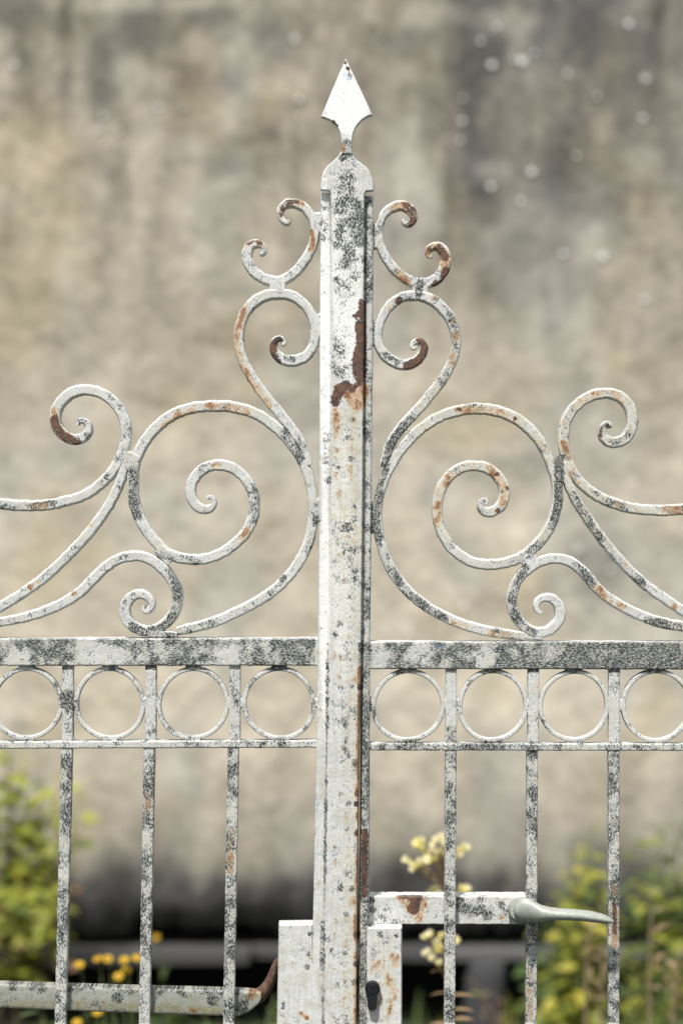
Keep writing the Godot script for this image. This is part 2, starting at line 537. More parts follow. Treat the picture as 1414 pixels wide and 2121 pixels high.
	for q in [[20, 40], [60, 36], [85, 40], [140, 42], [160, 40], [270, 48], [250, 44], [380, 56], [372, 46], [505, 70], [240, 65], [330, 46], [440, 70], [500, 88]]:
		dab(0, q[0], q[1], 13, 0.8)
	dabs(3, 9, 1.0, [0, 76, 200, 81, 480, 93])
	dabs(1, 5, 0.7, [85, 84, 88, 85])
	dabs(1, 6, 0.7, [395, 90, 400, 91])
	dabs(1, 9, 0.8, [520, 60, 545, 50])

func noise_bytes(seed_: int, freq: float, octaves: int, w: int, h: int) -> PackedByteArray:
	var n := FastNoiseLite.new()
	n.seed = seed_
	n.noise_type = FastNoiseLite.TYPE_SIMPLEX
	n.frequency = freq
	n.fractal_octaves = octaves
	n.fractal_gain = 0.6
	var im := n.get_image(w, h)
	im.convert(Image.FORMAT_L8)
	return im.get_data()

func worn_paint() -> StandardMaterial3D:
	paint_wear()
	var w := 1365
	var h := 2048
	var bytes := PackedByteArray()
	bytes.resize(CW * CH * 4)
	for j in CW * CH * 4:
		bytes[j] = int(clampf(wear[j], 0.0, 1.0) * 255.0)
	var ctl := Image.create_from_data(CW, CH, false, Image.FORMAT_RGBA8, bytes)
	ctl.resize(w, h, Image.INTERPOLATE_CUBIC)
	var c := ctl.get_data()
	var left_edge := int(575.0 * w / 1414.0)
	var right_edge := int(835.0 * w / 1414.0)
	# fine marks run down the uprights, and along the two top rails
	var fi := Image.create_from_data(w, h / 2, false, Image.FORMAT_L8, noise_bytes(11, 0.21, 3, w, h / 2))
	fi.resize(w, h, Image.INTERPOLATE_CUBIC)
	var rail0 := int(1316.0 * h / 2121.0)
	var rail1 := int(1394.0 * h / 2121.0)
	var ri := Image.create_from_data(w / 3, rail1 - rail0, false, Image.FORMAT_L8, noise_bytes(13, 0.3, 3, w / 3, rail1 - rail0))
	ri.resize(w, rail1 - rail0, Image.INTERPOLATE_CUBIC)
	fi.blit_rect(ri, Rect2i(0, 0, left_edge + 80, rail1 - rail0), Vector2i(0, rail0))
	fi.blit_rect(ri, Rect2i(right_edge - 80, 0, w - right_edge + 80, rail1 - rail0), Vector2i(right_edge - 80, rail0))
	var fine := fi.get_data()
	var mid := noise_bytes(23, 0.024, 4, w, h)
	var grain := noise_bytes(37, 0.5, 2, w, h)
	var strokes := Image.create_from_data(w, 128, false, Image.FORMAT_L8, noise_bytes(53, 0.11, 3, w, 128))
	strokes.resize(w, h, Image.INTERPOLATE_CUBIC)
	var brushed := strokes.get_data()
	var wash := noise_bytes(41, 0.006, 3, w, h)
	var out := PackedByteArray()
	out.resize(w * h * 3)
	var tall := PackedByteArray()
	tall.resize(w * h)
	for j in w * h:
		var f := fine[j] - 128
		var m := mid[j] - 128
		var gr := grain[j] - 128
		var ws := wash[j] - 128
		var j4 := j * 4
		# old white gloss paint, chalky and a little uneven
		var tone := 211.0 + m * 0.10 + gr * 0.08 + ws * 0.05
		var r := tone
		var g := tone + 1.5
		var b := tone + 3.0
		var col := j % w
		if col > left_edge and col < right_edge:
			var br := (brushed[j] - 128) * 0.085
			r += br
			g += br
			b += br * 1.25
		var grime := clampf((ws * 0.8 + m * 0.9 + f * 0.35 + 4.0) / 62.0, 0.0, 1.0) * 0.3
		r += (160.0 - r) * grime
		g += (162.0 - g) * grime
		b += (156.0 - b) * grime
		var height := 150.0 + m * 0.3 + f * 0.06
		var cr := c[j4 + 3] * (0.75 + m * 0.006) / 255.0
		if cr > 0.0:
			r -= cr * 13.0
			g -= cr * 21.0
			b -= cr * 44.0
		var ru := clampf((c[j4 + 1] + m * 1.1 + f * 0.7 + gr * 0.4 - 108) / 210.0, 0.0, 1.0)
		var halo := clampf((c[j4 + 1] + m * 0.6 + f * 0.4 - 58.0) / 100.0, 0.0, 1.0) * 0.66
		if halo > 0.0:
			r += (206.0 - r) * halo
			g += (184.0 - g) * halo
			b += (150.0 - b) * halo
		if ru > 0.0:
			var k := minf(1.0, ru * 1.35) * 0.9
			var deep := clampf(0.35 + m * 0.011 + f * 0.006 + (ru - 0.5) * 0.5, 0.0, 1.0)
			r += (194.0 - deep * 64.0 + gr * 0.3 - r) * k
			g += (156.0 - deep * 68.0 + gr * 0.3 - g) * k
			b += (124.0 - deep * 62.0 + gr * 0.25 - b) * k
			height -= ru * 25.0
		var dens := clampf((c[j4] * 0.8 - 108.0 - m * 0.6 - ws * 0.45) / 125.0 + 0.5, 0.0, 1.0)
		var li := clampf((-92.0 + dens * 152.0 - f * 0.8 - gr * 0.75) / 72.0, 0.0, 1.0) * (1.0 - ru * 0.5)
		if li > 0.0:
			var dark := 68.0 + gr * 0.36 + m * 0.2 - dens * 18.0
			var k2 := li * 0.94
			r += (dark - r) * k2
			g += (dark + 4.0 - g) * k2
			b += (dark + 1.0 - b) * k2
			height += li * (14.0 + gr * 0.35)
		var bare := clampf((c[j4 + 2] + m * 0.95 + f * 0.75 + gr * 0.2 - 126) / 34.0, 0.0, 1.0)
		if bare > 0.0:
			var warm := clampf(0.3 + m * 0.008 + f * 0.008 + gr * 0.004, 0.0, 1.0)
			r += (70.0 + warm * 48.0 + gr * 0.16 - r) * bare
			g += (55.0 + warm * 30.0 + gr * 0.14 - g) * bare
			b += (52.0 + warm * 14.0 + gr * 0.12 - b) * bare
			height -= bare * 75.0
		var j3 := j * 3
		out[j3] = clampi(int(r), 0, 255)
		out[j3 + 1] = clampi(int(g), 0, 255)
		out[j3 + 2] = clampi(int(b), 0, 255)
		tall[j] = clampi(int(height), 0, 255)
	# whiter colour on the spear, the left stile and the upper strip; leftovers of blue
	for q in tints:
		var x0 := clampi(int((q[0] - q[2]) * w / 1414.0), 0, w - 1)
		var x1 := clampi(int((q[0] + q[2]) * w / 1414.0), 0, w - 1)
		var y0 := clampi(int((q[1] - q[3]) * h / 2121.0), 0, h - 1)
		var y1 := clampi(int((q[1] + q[3]) * h / 2121.0), 0, h - 1)
		var col: Color = q[4]
		for y in range(y0, y1):
			for x in range(x0, x1):
				var dx: float = (x * 1414.0 / w - q[0]) / q[2]
				var dy: float = (y * 2121.0 / h - q[1]) / q[3]
				var j := y * w + x
				var k: float = q[5] * (1.0 - smoothstep(0.6, 1.0, sqrt(dx * dx + dy * dy)))
				if q[6]:
					k *= clampf((fine[j] * 0.6 + grain[j] * 0.4 - 128) / 30.0, 0.0, 1.0)
				else:
					k *= smoothstep(150.0, 190.0, float(out[j * 3 + 2]))
				out[j * 3] = int(lerpf(out[j * 3], col.r8, k))
				out[j * 3 + 1] = int(lerpf(out[j * 3 + 1], col.g8, k))
				out[j * 3 + 2] = int(lerpf(out[j * 3 + 2], col.b8, k))
	var mat := StandardMaterial3D.new()
	mat.albedo_texture = ImageTexture.create_from_image(Image.create_from_data(w, h, false, Image.FORMAT_RGB8, out))
	mat.roughness = 0.55
	mat.heightmap_enabled = true
	mat.heightmap_scale = 0.16
	mat.heightmap_texture = ImageTexture.create_from_image(Image.create_from_data(w, h, false, Image.FORMAT_L8, tall))
	return mat

func plain(c: Color, rough := 0.85, metal := 0.0) -> StandardMaterial3D:
	var m := StandardMaterial3D.new()
	m.albedo_color = c.linear_to_srgb()
	m.roughness = rough
	m.metallic = metal
	return m

func rough_patches(a: Color, b: Color, freq: float) -> NoiseTexture2D:
	var t := NoiseTexture2D.new()
	var n := FastNoiseLite.new()
	n.seed = 77
	n.frequency = freq
	t.noise = n
	t.width = 256
	t.height = 256
	t.seamless = true
	var g := Gradient.new()
	g.set_color(0, a)
	g.set_color(1, b)
	t.color_ramp = g
	return t

func leaf_mat(c: Color) -> StandardMaterial3D:
	var m := plain(c, 0.6)
	m.backlight_enabled = true
	m.backlight = Color(c.r * 1.2, c.g * 1.3, c.b * 0.8).linear_to_srgb()
	return m

# ---------------------------------------------------------------- the gate
const Z_SCROLL := -0.007
const D_SCROLL := 0.017

func scroll(parent: Node, line: PackedVector3Array, lift := 0.0) -> void:
	obj("scroll", ribbon(line, Z_SCROLL + lift, D_SCROLL + lift * 1.7, 0.0029, 1.6), M.paint, parent)

func joined(a: PackedVector3Array, b: PackedVector3Array) -> PackedVector3Array:
	var o := a.duplicate()
	o.append_array(b)
	return o

func weld(parent: Node, x0: float, y0: float, x1: float, y1: float, w0: float, w1: float, front := -0.0066, depth := 0.0128) -> void:
	obj("weld", straight(x0, y0, x1, y1, w0, w1, front, depth, 0.003, 3.0), M.paint, parent)

func build_left_leaf() -> void:
	var leaf := thing("gate_leaf", "left leaf of the white iron gate, carrying the spear topped meeting strip", "gate", Vector3(-0.35, 0.06, -0.012), "leaves of the double gate")
	# meeting strip with its shouldered cap, and the spear on top
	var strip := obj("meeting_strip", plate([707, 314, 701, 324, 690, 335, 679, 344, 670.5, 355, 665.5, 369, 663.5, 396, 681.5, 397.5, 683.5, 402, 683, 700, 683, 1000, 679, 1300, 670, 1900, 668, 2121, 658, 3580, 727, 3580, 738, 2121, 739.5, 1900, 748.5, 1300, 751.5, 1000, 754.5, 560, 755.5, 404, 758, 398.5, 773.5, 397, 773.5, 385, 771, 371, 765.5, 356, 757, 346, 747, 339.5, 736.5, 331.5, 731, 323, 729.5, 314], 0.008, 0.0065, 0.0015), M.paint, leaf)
	obj("spear_finial", plate([716, 124, 744, 183, 771, 240.5, 760, 244.5, 749, 251.5, 738.5, 263.5, 732, 278, 729.3, 296, 729.8, 322, 706.2, 322, 707, 300, 705.5, 288, 702, 274, 696, 262, 682.5, 251, 665, 244.5, 690, 184], 0.0092, 0.0102, 0.0014), M.paint, strip)
	var st := PackedVector3Array([Vector3(677, 399, 27), Vector3(676, 700, 28), Vector3(675, 1000, 28), Vector3(671.5, 1300, 27), Vector3(668.5, 1550, 27), Vector3(662, 1900, 28), Vector3(659, 2121, 28), Vector3(640, 3620, 28)])
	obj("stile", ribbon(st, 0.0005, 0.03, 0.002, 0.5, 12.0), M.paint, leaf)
	obj("top_rail", straight(-520, 1351, 662, 1350.5, 57.5, 57.5, -0.003, 0.03, 0.0022, 0.8), M.paint, leaf)
	obj("middle_rail", straight(-520, 1546, 660, 1541.5, 15.5, 15.5, -0.0045, 0.02, 0.0018, 1.3), M.paint, leaf)
	obj("bottom_rail", straight(-520, 3480, 655, 3480, 57.5, 57.5, -0.003, 0.03, 0.002, 0.8), M.paint, leaf)
	obj("hinge_stile", straight(-520, 1322, -545, 3600, 36, 36, -0.0015, 0.03, 0.002, 0.5), M.paint, leaf)
	for b in [[139, 137, 123], [311.5, 308.5, 297.5], [486, 482.5, 472.5], [-33, -36, -53], [-205, -209, -229], [-378, -382, -404]]:
		obj("bar", straight(b[0], 1378, b[0] - 0.5, 1538, 23.2, 23.2, -0.0062, 0.013, 0.0016, 1.0), M.paint, leaf)
		obj("bar", straight(b[1], 1549, b[2] + (b[2] - b[1]) * 2.2, 3460, 23.4, 23.6, -0.006, 0.013, 0.0016, 1.0), M.paint, leaf)
	for r in [[53.5, 75.5], [226, 74], [399, 75.5], [577.5, 77], [-118, 75], [-291, 75], [-452, 75]]:
		obj("ring", hoop(r[0], 1458.5, r[1], 76.5, 9.2, -0.0068, 0.012), M.paint, leaf)
	# scrolls
	scroll(leaf, trace(470, 390, 5.656, [724, 358, 40, 724, 378, 48, 700, 391, 56, 662, 370, 62, 632, 328, 70, 617, 272, 76, 640, 203, 92, 700, 158, 106, 770, 153, 112, 850, 172, 115, 920, 220, 112, 975, 290, 108, 1013, 370, 108, 1028, 460, 110, 1022, 560, 112, 995, 660, 112, 955, 750, 115, 905, 835, 118, 845, 910, 120, 775, 980, 120, 700, 1035, 122, 620, 1068, 125, 540, 1072, 125, 455, 1052, 125, 370, 1007, 125, 300, 947, 128, 250, 870, 130, 226, 800, 130, 228, 735, 128, 253, 675, 118, 295, 637, 108, 345, 628, 95, 395, 640, 78, 428, 672, 66, 438, 715, 58, 428, 748, 52, 403, 762, 40, 388, 745, 34]))
	scroll(leaf, joined(trace(470, 590, 5.656, [640, 668, 30, 648, 690, 36, 668, 684, 42, 670, 655, 46, 648, 618, 55, 602, 612, 70, 556, 648, 84, 540, 708, 98, 560, 778, 113, 612, 838, 124, 680, 870, 130, 750, 880, 135, 830, 868, 130, 910, 830, 125, 970, 770, 118, 1010, 690, 115, 1030, 600, 115, 1030, 500, 118, 1010, 400, 120, 970, 310, 120, 910, 225, 120, 830, 155, 125, 740, 110, 125, 640, 92, 125, 540, 95, 125, 440, 115, 130, 340, 170, 135, 260, 240, 130, 200, 320, 125, 165, 410, 120, 140, 510, 120, 135, 600, 125, 140, 700, 122, 155, 790, 120, 185, 880, 122, 228, 970, 125, 285, 1070, 128, 345, 1160, 130, 412, 1250, 130, 482, 1340, 130]), PackedVector3Array([Vector3(568, 843, 23), Vector3(589, 868, 22.5), Vector3(608, 893, 22), Vector3(623, 917, 21), Vector3(634, 942, 17), Vector3(640, 962, 12)])), 0.0007)
	var c := trace(350, 920, 5.656, [437, 640, 38, 452, 612, 45, 490, 613, 52, 520, 655, 60, 515, 715, 78, 470, 752, 100, 400, 762, 118, 330, 730, 125, 280, 670, 125, 250, 600, 125, 245, 520, 125, 260, 440, 130, 310, 365, 130, 380, 295, 130, 470, 250, 132, 570, 240, 135, 680, 250, 135, 780, 300, 132, 870, 380, 130, 940, 480, 130, 985, 590, 132, 998, 700, 132, 990, 810, 130, 960, 910, 130, 910, 1010, 130, 840, 1100, 130, 750, 1180, 130, 650, 1250, 130, 530, 1310, 130, 400, 1345, 130, 260, 1350, 130, 130, 1335, 130])
	scroll(leaf, joined(c, PackedVector3Array([Vector3(348, 1148, 23), Vector3(330, 1132, 23), Vector3(312, 1112, 23), Vector3(297, 1090, 23), Vector3(283, 1062, 23.5), Vector3(275, 1030, 23.5), Vector3(273, 997, 23.5), Vector3(275, 968, 23.5), Vector3(281, 946, 23), Vector3(292, 923, 23), Vector3(309, 898, 23.5), Vector3(334, 873, 24), Vector3(366, 853, 24), Vector3(406, 842, 24), Vector3(445, 839, 24), Vector3(485, 842, 24), Vector3(525, 854, 24), Vector3(559, 874, 24), Vector3(592, 904, 24), Vector3(617, 938, 23), Vector3(635, 974, 22), Vector3(645, 1017, 21.5), Vector3(648.5, 1062, 21.5), Vector3(643, 1106, 22), Vector3(628, 1147, 23), Vector3(604, 1185, 23), Vector3(569, 1221, 23), Vector3(525, 1250, 23), Vector3(475, 1275, 23), Vector3(426, 1294, 22.5), Vector3(366, 1307.5, 20)])))
	scroll(leaf, joined(trace(80, 780, 5.656, [445, 560, 34, 440, 535, 42, 475, 507, 58, 530, 514, 76, 568, 562, 88, 568, 638, 102, 520, 700, 115, 450, 727, 125, 370, 725, 130, 290, 685, 130, 225, 620, 130, 187, 540, 128, 180, 450, 128, 200, 370, 128, 250, 290, 130, 320, 215, 132, 410, 165, 132, 510, 145, 132, 610, 150, 132, 710, 180, 132, 800, 230, 132, 880, 300, 132, 940, 380, 132, 985, 470, 132, 1010, 570, 130, 1015, 670, 130, 1005, 770, 130, 985, 860, 130, 945, 950, 128, 900, 1035, 125, 850, 1110, 125, 790, 1180, 125, 720, 1250, 125, 640, 1315, 125, 550, 1370, 125, 450, 1415, 125]), PackedVector3Array([Vector3(138.6, 1035.5, 22.5), Vector3(119, 1041, 23), Vector3(99, 1044.5, 23.5), Vector3(79, 1046.5, 23.5), Vector3(40, 1046.5, 24), Vector3(0, 1043, 24), Vector3(-40, 1036, 24), Vector3(-90, 1022, 24), Vector3(-150, 995, 24), Vector3(-200, 960, 24), Vector3(-225, 915, 24), Vector3(-215, 870, 23), Vector3(-180, 845, 20), Vector3(-150, 858, 16), Vector3(-150, 880, 10)])), 0.0003)
	scroll(leaf, PackedVector3Array([Vector3(259, 948, 16), Vector3(254, 974, 19), Vector3(246, 998, 20), Vector3(236.5, 1020, 20.5), Vector3(223.8, 1045, 21), Vector3(208, 1069, 21.5), Vector3(190, 1093, 22), Vector3(170, 1117, 22), Vector3(148.5, 1140, 22), Vector3(124.8, 1164, 22), Vector3(99, 1188, 22), Vector3(71, 1210.5, 22), Vector3(43.6, 1229.5, 22), Vector3(15.8, 1246.5, 22), Vector3(-5, 1259, 22), Vector3(-40, 1276, 22), Vector3(-90, 1295, 22), Vector3(-160, 1309, 22)]), -0.0004)
	scroll(leaf, joined(PackedVector3Array([Vector3(-200, 1309, 22), Vector3(-110, 1304, 22), Vector3(-40, 1295, 21), Vector3(0, 1288.5, 20.5), Vector3(30, 1283.5, 21), Vector3(59, 1276.5, 22), Vector3(89, 1267, 22.5), Vector3(119, 1254, 22.5), Vector3(146.5, 1239, 22.5), Vector3(168, 1223, 22.5), Vector3(188, 1202, 22.5), Vector3(208, 1182, 22.5), Vector3(231.7, 1164, 22.5), Vector3(255, 1154, 23)]), trace(230, 1120, 5.656, [300, 178, 130, 400, 198, 130, 500, 248, 130, 600, 328, 132, 680, 420, 132, 740, 520, 130, 772, 620, 126, 768, 720, 128, 745, 820, 130, 690, 910, 130, 610, 985, 130, 510, 1045, 128, 400, 1060, 128, 300, 1035, 130, 215, 975, 130, 165, 900, 130, 150, 820, 130, 165, 740, 130, 210, 675, 130, 280, 630, 125, 350, 628, 115, 420, 658, 105, 462, 712, 95, 466, 770, 86, 442, 817, 76, 402, 832, 62, 370, 808, 48, 372, 776, 38, 392, 768, 30])), 0.0005)
	# welds where the scrolls touch
	weld(leaf, 575, 580, 575, 604, 34, 34)
	weld(leaf, 254, 944, 281, 961, 30, 44)
	weld(leaf, 327, 1136, 355, 1162, 26, 30)
	weld(leaf, 306, 1313, 366, 1315, 17, 14)
	weld(leaf, 652, 458, 667, 458, 44, 52, -0.0075)
	weld(leaf, 655, 672, 667, 672, 44, 60, -0.0075)
	weld(leaf, 652, 1056, 665, 1056, 40, 70, -0.0075)
	weld(leaf, 651, 1458, 663, 1458, 18, 26, -0.0075)
	for x in [139.0, 311.5, 486.0]:
		for s in [-1, 1]:
			weld(leaf, x + s * 9, 1457, x + s * 16, 1457, 30, 22, -0.0072, 0.012)
	for x in [53.5, 226.0, 399.0, 577.5]:
		weld(leaf, x - 16, 1383.5, x + 16, 1383.5, 7, 7, -0.0075, 0.011)
		weld(leaf, x - 14, 1533.5, x + 14, 1533.5, 5, 5, -0.0075, 0.011)
	# striking plate and the pull bar behind
	obj("striking_plate", plate([577, 1915, 648, 1914, 651, 2300, 569, 2300, 573, 2121], -0.002, 0.026, 0.0016), M.paint, leaf)
	uv_shift = Vector2(0, -2010)
	var pull := obj("pull_bar", latch_tube(), M.paint_shaded, leaf)
	var hook := []
	for q in [[528, 2066, 17, 0.2], [538, 2061, 16, 0.45], [547, 2052, 14, 0.8], [556, 2039, 12, 1.05], [563, 2023, 10, 1.2], [569, 2006, 9, 1.3], [574, 1992, 7.5, 1.1], [584, 1984, 7, 0.6]]:
		hook.append([behind(q[0], q[1], -0.034), Vector3(-sin(q[3]), cos(q[3]), 0) * q[2] * S, Vector3(0, 0, 0.0085)])
	obj("bent_end", loft(hook, 14), M.rust, pull)
	uv_shift = Vector2.ZERO

func latch_tube() -> ArrayMesh:
	var rings := []
	for q in [[-300, 2049, 25], [0, 2058.5, 26], [240, 2067, 27], [480, 2074, 28], [497, 2074, 27.5], [512, 2071.5, 24], [525, 2067.5, 18.5], [536, 2063, 12.5], [541, 2059, 7]]:
		var c := behind(q[0], q[1], -0.030)
		rings.append([c, Vector3(0, q[2] * S, 0), Vector3(0, 0, 0.011)])
	var g := Geo.new()
	# a flat oval tube: superellipse section
	var sides := 28
	for r in rings:
		for q in sides:
			var t := TAU * q / sides
			var a := signf(cos(t)) * pow(absf(cos(t)), 0.3)
			var b := signf(sin(t)) * pow(absf(sin(t)), 0.3)
			var pos: Vector3 = r[0] + r[1] * a + r[2] * b
			var nn := Vector3(0, signf(a) * pow(absf(cos(t)), 1.7) / r[1].y, signf(b) * pow(absf(sin(t)), 1.7) / r[2].z).normalized()
			g.put(pos, nn, gate_uv(pos.x, pos.y))
	for j in rings.size() - 1:
		for q in sides:
			g.quad(j * sides + q, j * sides + (q + 1) % sides, (j + 1) * sides + (q + 1) % sides, (j + 1) * sides + q)
	var e := (rings.size() - 1) * sides
	var cc := g.put(rings[-1][0], Vector3(1, 0, 0), gate_uv(rings[-1][0].x, rings[-1][0].y))
	for q in sides:
		g.put(g.v[e + q], Vector3(1, 0, 0), g.u[e + q])
	for q in sides:
		g.tri(cc, cc + 1 + q, cc + 1 + (q + 1) % sides)
	return g.mesh()

func build_right_leaf() -> void:
	var leaf := thing("gate_leaf", "right leaf of the white iron gate, with lever handle and lock case", "gate", Vector3(0.35, 0.06, -0.012), "leaves of the double gate")
	var st := PackedVector3Array([Vector3(763.5, 405, 19.5), Vector3(762.5, 700, 19.5), Vector3(760, 1000, 19.5), Vector3(757, 1330, 19.5), Vector3(755.5, 1600, 20), Vector3(754, 1900, 21), Vector3(752.5, 2121, 21), Vector3(743, 3620, 21)])
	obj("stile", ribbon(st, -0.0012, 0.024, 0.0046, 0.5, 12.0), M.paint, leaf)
	obj("top_rail", straight(762, 1357.5, 1940, 1359, 57.5, 57.5, -0.004, 0.03, 0.0022, 0.8), M.paint, leaf)
	obj("middle_rail", straight(758, 1547.5, 1940, 1549.5, 15.5, 14.5, -0.0055, 0.02, 0.0018, 1.3), M.paint, leaf)
	obj("bottom_rail", straight(752, 3480, 1940, 3480, 57.5, 57.5, -0.004, 0.03, 0.002, 0.8), M.paint, leaf)
	obj("hinge_stile", straight(1940, 1330, 1945, 3600, 36, 36, -0.0025, 0.03, 0.002, 0.5), M.paint, leaf)
	for b in [[935, 934, 931.5], [1105.5, 1103, 1100.5], [1273.5, 1272.5, 1272], [1443, 1442, 1442], [1612, 1611, 1612], [1780, 1780, 1782]]:
		obj("bar", straight(b[0], 1384, b[0] - 0.5, 1544, 23.2, 23.2, -0.0072, 0.013, 0.0016, 1.0), M.paint, leaf)
		obj("bar", straight(b[1], 1554, b[2] + (b[2] - b[1]) * 2.2, 3460, 23.4, 23.6, -0.007, 0.013, 0.0016, 1.0), M.paint, leaf)
	for r in [[845.5, 77], [1021.5, 73.5], [1190, 73.5], [1361.5, 75], [1527, 74], [1696, 74], [1860, 74]]:
		obj("ring", hoop(r[0], 1463, r[1], 76, 9.2, -0.0078, 0.012), M.paint, leaf)
	scroll(leaf, trace(740, 390, 5.656, [550, 345, 40, 538, 358, 46, 550, 392, 54, 608, 405, 75, 650, 367, 90, 657, 302, 105, 625, 237, 115, 570, 192, 120, 500, 182, 120, 425, 200, 115, 350, 245, 108, 295, 310, 105, 265, 390, 100, 255, 470, 95, 258, 550, 95, 270, 640, 100, 300, 730, 110, 350, 820, 115, 410, 900, 118, 480, 975, 120, 560, 1035, 125, 650, 1080, 130, 740, 1095, 130, 830, 1090, 130, 920, 1050, 130, 985, 985, 130, 1025, 910, 135, 1040, 830, 135, 1035, 760, 130, 1005, 700, 125, 955, 665, 110, 900, 660, 95, 850, 680, 85, 825, 725, 75, 835, 772, 60, 858, 793, 48, 876, 778, 36]), -0.001)
	scroll(leaf, joined(trace(740, 590, 5.656, [690, 722, 28, 668, 738, 36, 636, 726, 46, 640, 682, 56, 680, 647, 66, 735, 652, 86, 775, 702, 105, 770, 780, 117, 725, 850, 122, 660, 900, 126, 580, 925, 130, 490, 915, 130, 400, 875, 125, 320, 810, 120, 265, 730, 112, 240, 640, 108, 240, 550, 108, 260, 450, 110, 300, 350, 115, 355, 260, 118, 430, 185, 118, 520, 130, 115, 620, 110, 120, 720, 112, 120, 820, 135, 125, 920, 190, 130, 1010, 270, 130, 1080, 360, 132, 1130, 460, 128, 1160, 570, 120, 1165, 660, 115, 1155, 750, 112, 1125, 850, 115, 1085, 950, 120, 1030, 1050, 123, 970, 1140, 125, 900, 1230, 126, 825, 1320, 128, 760, 1400, 130]), PackedVector3Array([Vector3(855, 858, 23), Vector3(836, 879, 22.5), Vector3(819, 901, 22), Vector3(806, 925, 21), Vector3(797, 948, 17), Vector3(791, 966, 12)])), -0.0004)
	var c := trace(870, 930, 5.656, [755, 645, 30, 785, 640, 34, 788, 602, 40, 750, 590, 52, 716, 630, 72, 720, 690, 98, 770, 730, 122, 850, 732, 128, 920, 692, 130, 970, 620, 130, 995, 530, 130, 985, 440, 130, 940, 350, 130, 870, 270, 130, 780, 215, 130, 680, 190, 130, 570, 195, 130, 460, 230, 130, 370, 290, 130, 300, 370, 130, 245, 470, 128, 215, 570, 126, 203, 680, 124, 207, 780, 122, 225, 880, 122, 260, 980, 126, 315, 1080, 130, 385, 1170, 130, 470, 1245, 130, 570, 1305, 130, 680, 1340, 130, 800, 1355, 130, 920, 1350, 130, 1040, 1325, 130, 1150, 1285, 130, 1260, 1225, 130, 1350, 1150, 130])
	scroll(leaf, joined(c, PackedVector3Array([Vector3(1120, 1121, 23), Vector3(1133, 1104, 23), Vector3(1145, 1080, 23), Vector3(1153, 1053, 23), Vector3(1156, 1027, 23), Vector3(1155, 1002, 23), Vector3(1150.5, 982, 22), Vector3(1144.5, 966, 21), Vector3(1138.5, 951, 20.5), Vector3(1132, 935.5, 21), Vector3(1123, 919, 22), Vector3(1112, 903, 22.5), Vector3(1097, 886, 23.5), Vector3(1064, 862, 24), Vector3(1023, 848, 24), Vector3(983, 845, 24), Vector3(942, 851, 24), Vector3(902, 866.5, 23.5), Vector3(867, 891, 23.5), Vector3(837, 921.7, 23), Vector3(813.6, 957, 22), Vector3(796, 992.4, 21), Vector3(784.5, 1033, 20), Vector3(782, 1073, 20), Vector3(787, 1113.6, 21), Vector3(801, 1159, 22.5), Vector3(823.7, 1199.5, 23), Vector3(856.6, 1235.5, 23), Vector3(897, 1265, 23), Vector3(942.4, 1287.5, 23), Vector3(993, 1304, 23), Vector3(1043, 1313, 22), Vector3(1086, 1318, 19)])), -0.0012)
	scroll(leaf, joined(trace(1100, 780, 5.656, [905, 570, 30, 928, 592, 36, 945, 560, 44, 905, 533, 52, 860, 560, 70, 842, 620, 88, 850, 690, 108, 900, 740, 124, 970, 765, 135, 1050, 755, 135, 1120, 710, 130, 1170, 640, 130, 1195, 560, 130, 1195, 470, 130, 1180, 390, 130, 1140, 310, 132, 1070, 240, 132, 980, 195, 132, 880, 182, 132, 780, 195, 132, 690, 225, 132, 600, 280, 130, 520, 350, 130, 455, 430, 130, 415, 520, 130, 395, 620, 130, 385, 720, 128, 390, 820, 125, 412, 910, 122, 440, 990, 120, 472, 1065, 120, 522, 1150, 120, 582, 1230, 122, 662, 1310, 124]), PackedVector3Array([Vector3(1233, 1023, 22.5), Vector3(1256, 1035, 23), Vector3(1295, 1048.5, 23), Vector3(1334, 1055, 23), Vector3(1372.6, 1056.5, 23.5), Vector3(1414, 1054.5, 24), Vector3(1460, 1047, 24), Vector3(1510, 1030, 24), Vector3(1570, 1000, 24), Vector3(1615, 960, 24), Vector3(1640, 915, 24), Vector3(1630, 870, 23), Vector3(1595, 848, 20), Vector3(1565, 860, 16), Vector3(1565, 882, 10)])), -0.0008)
	scroll(leaf, PackedVector3Array([Vector3(1168, 948, 15), Vector3(1170, 972, 18), Vector3(1177.5, 998, 19.5), Vector3(1186.5, 1019, 20), Vector3(1196.5, 1039, 20.5), Vector3(1215.6, 1068, 21), Vector3(1235, 1096, 21), Vector3(1256, 1125, 21), Vector3(1281, 1154.5, 21), Vector3(1308, 1183.5, 21), Vector3(1340.6, 1213, 21.5), Vector3(1381, 1242, 22), Vector3(1414, 1264, 22), Vector3(1460, 1288, 22), Vector3(1520, 1306, 22), Vector3(1580, 1314, 22)]), -0.0015)
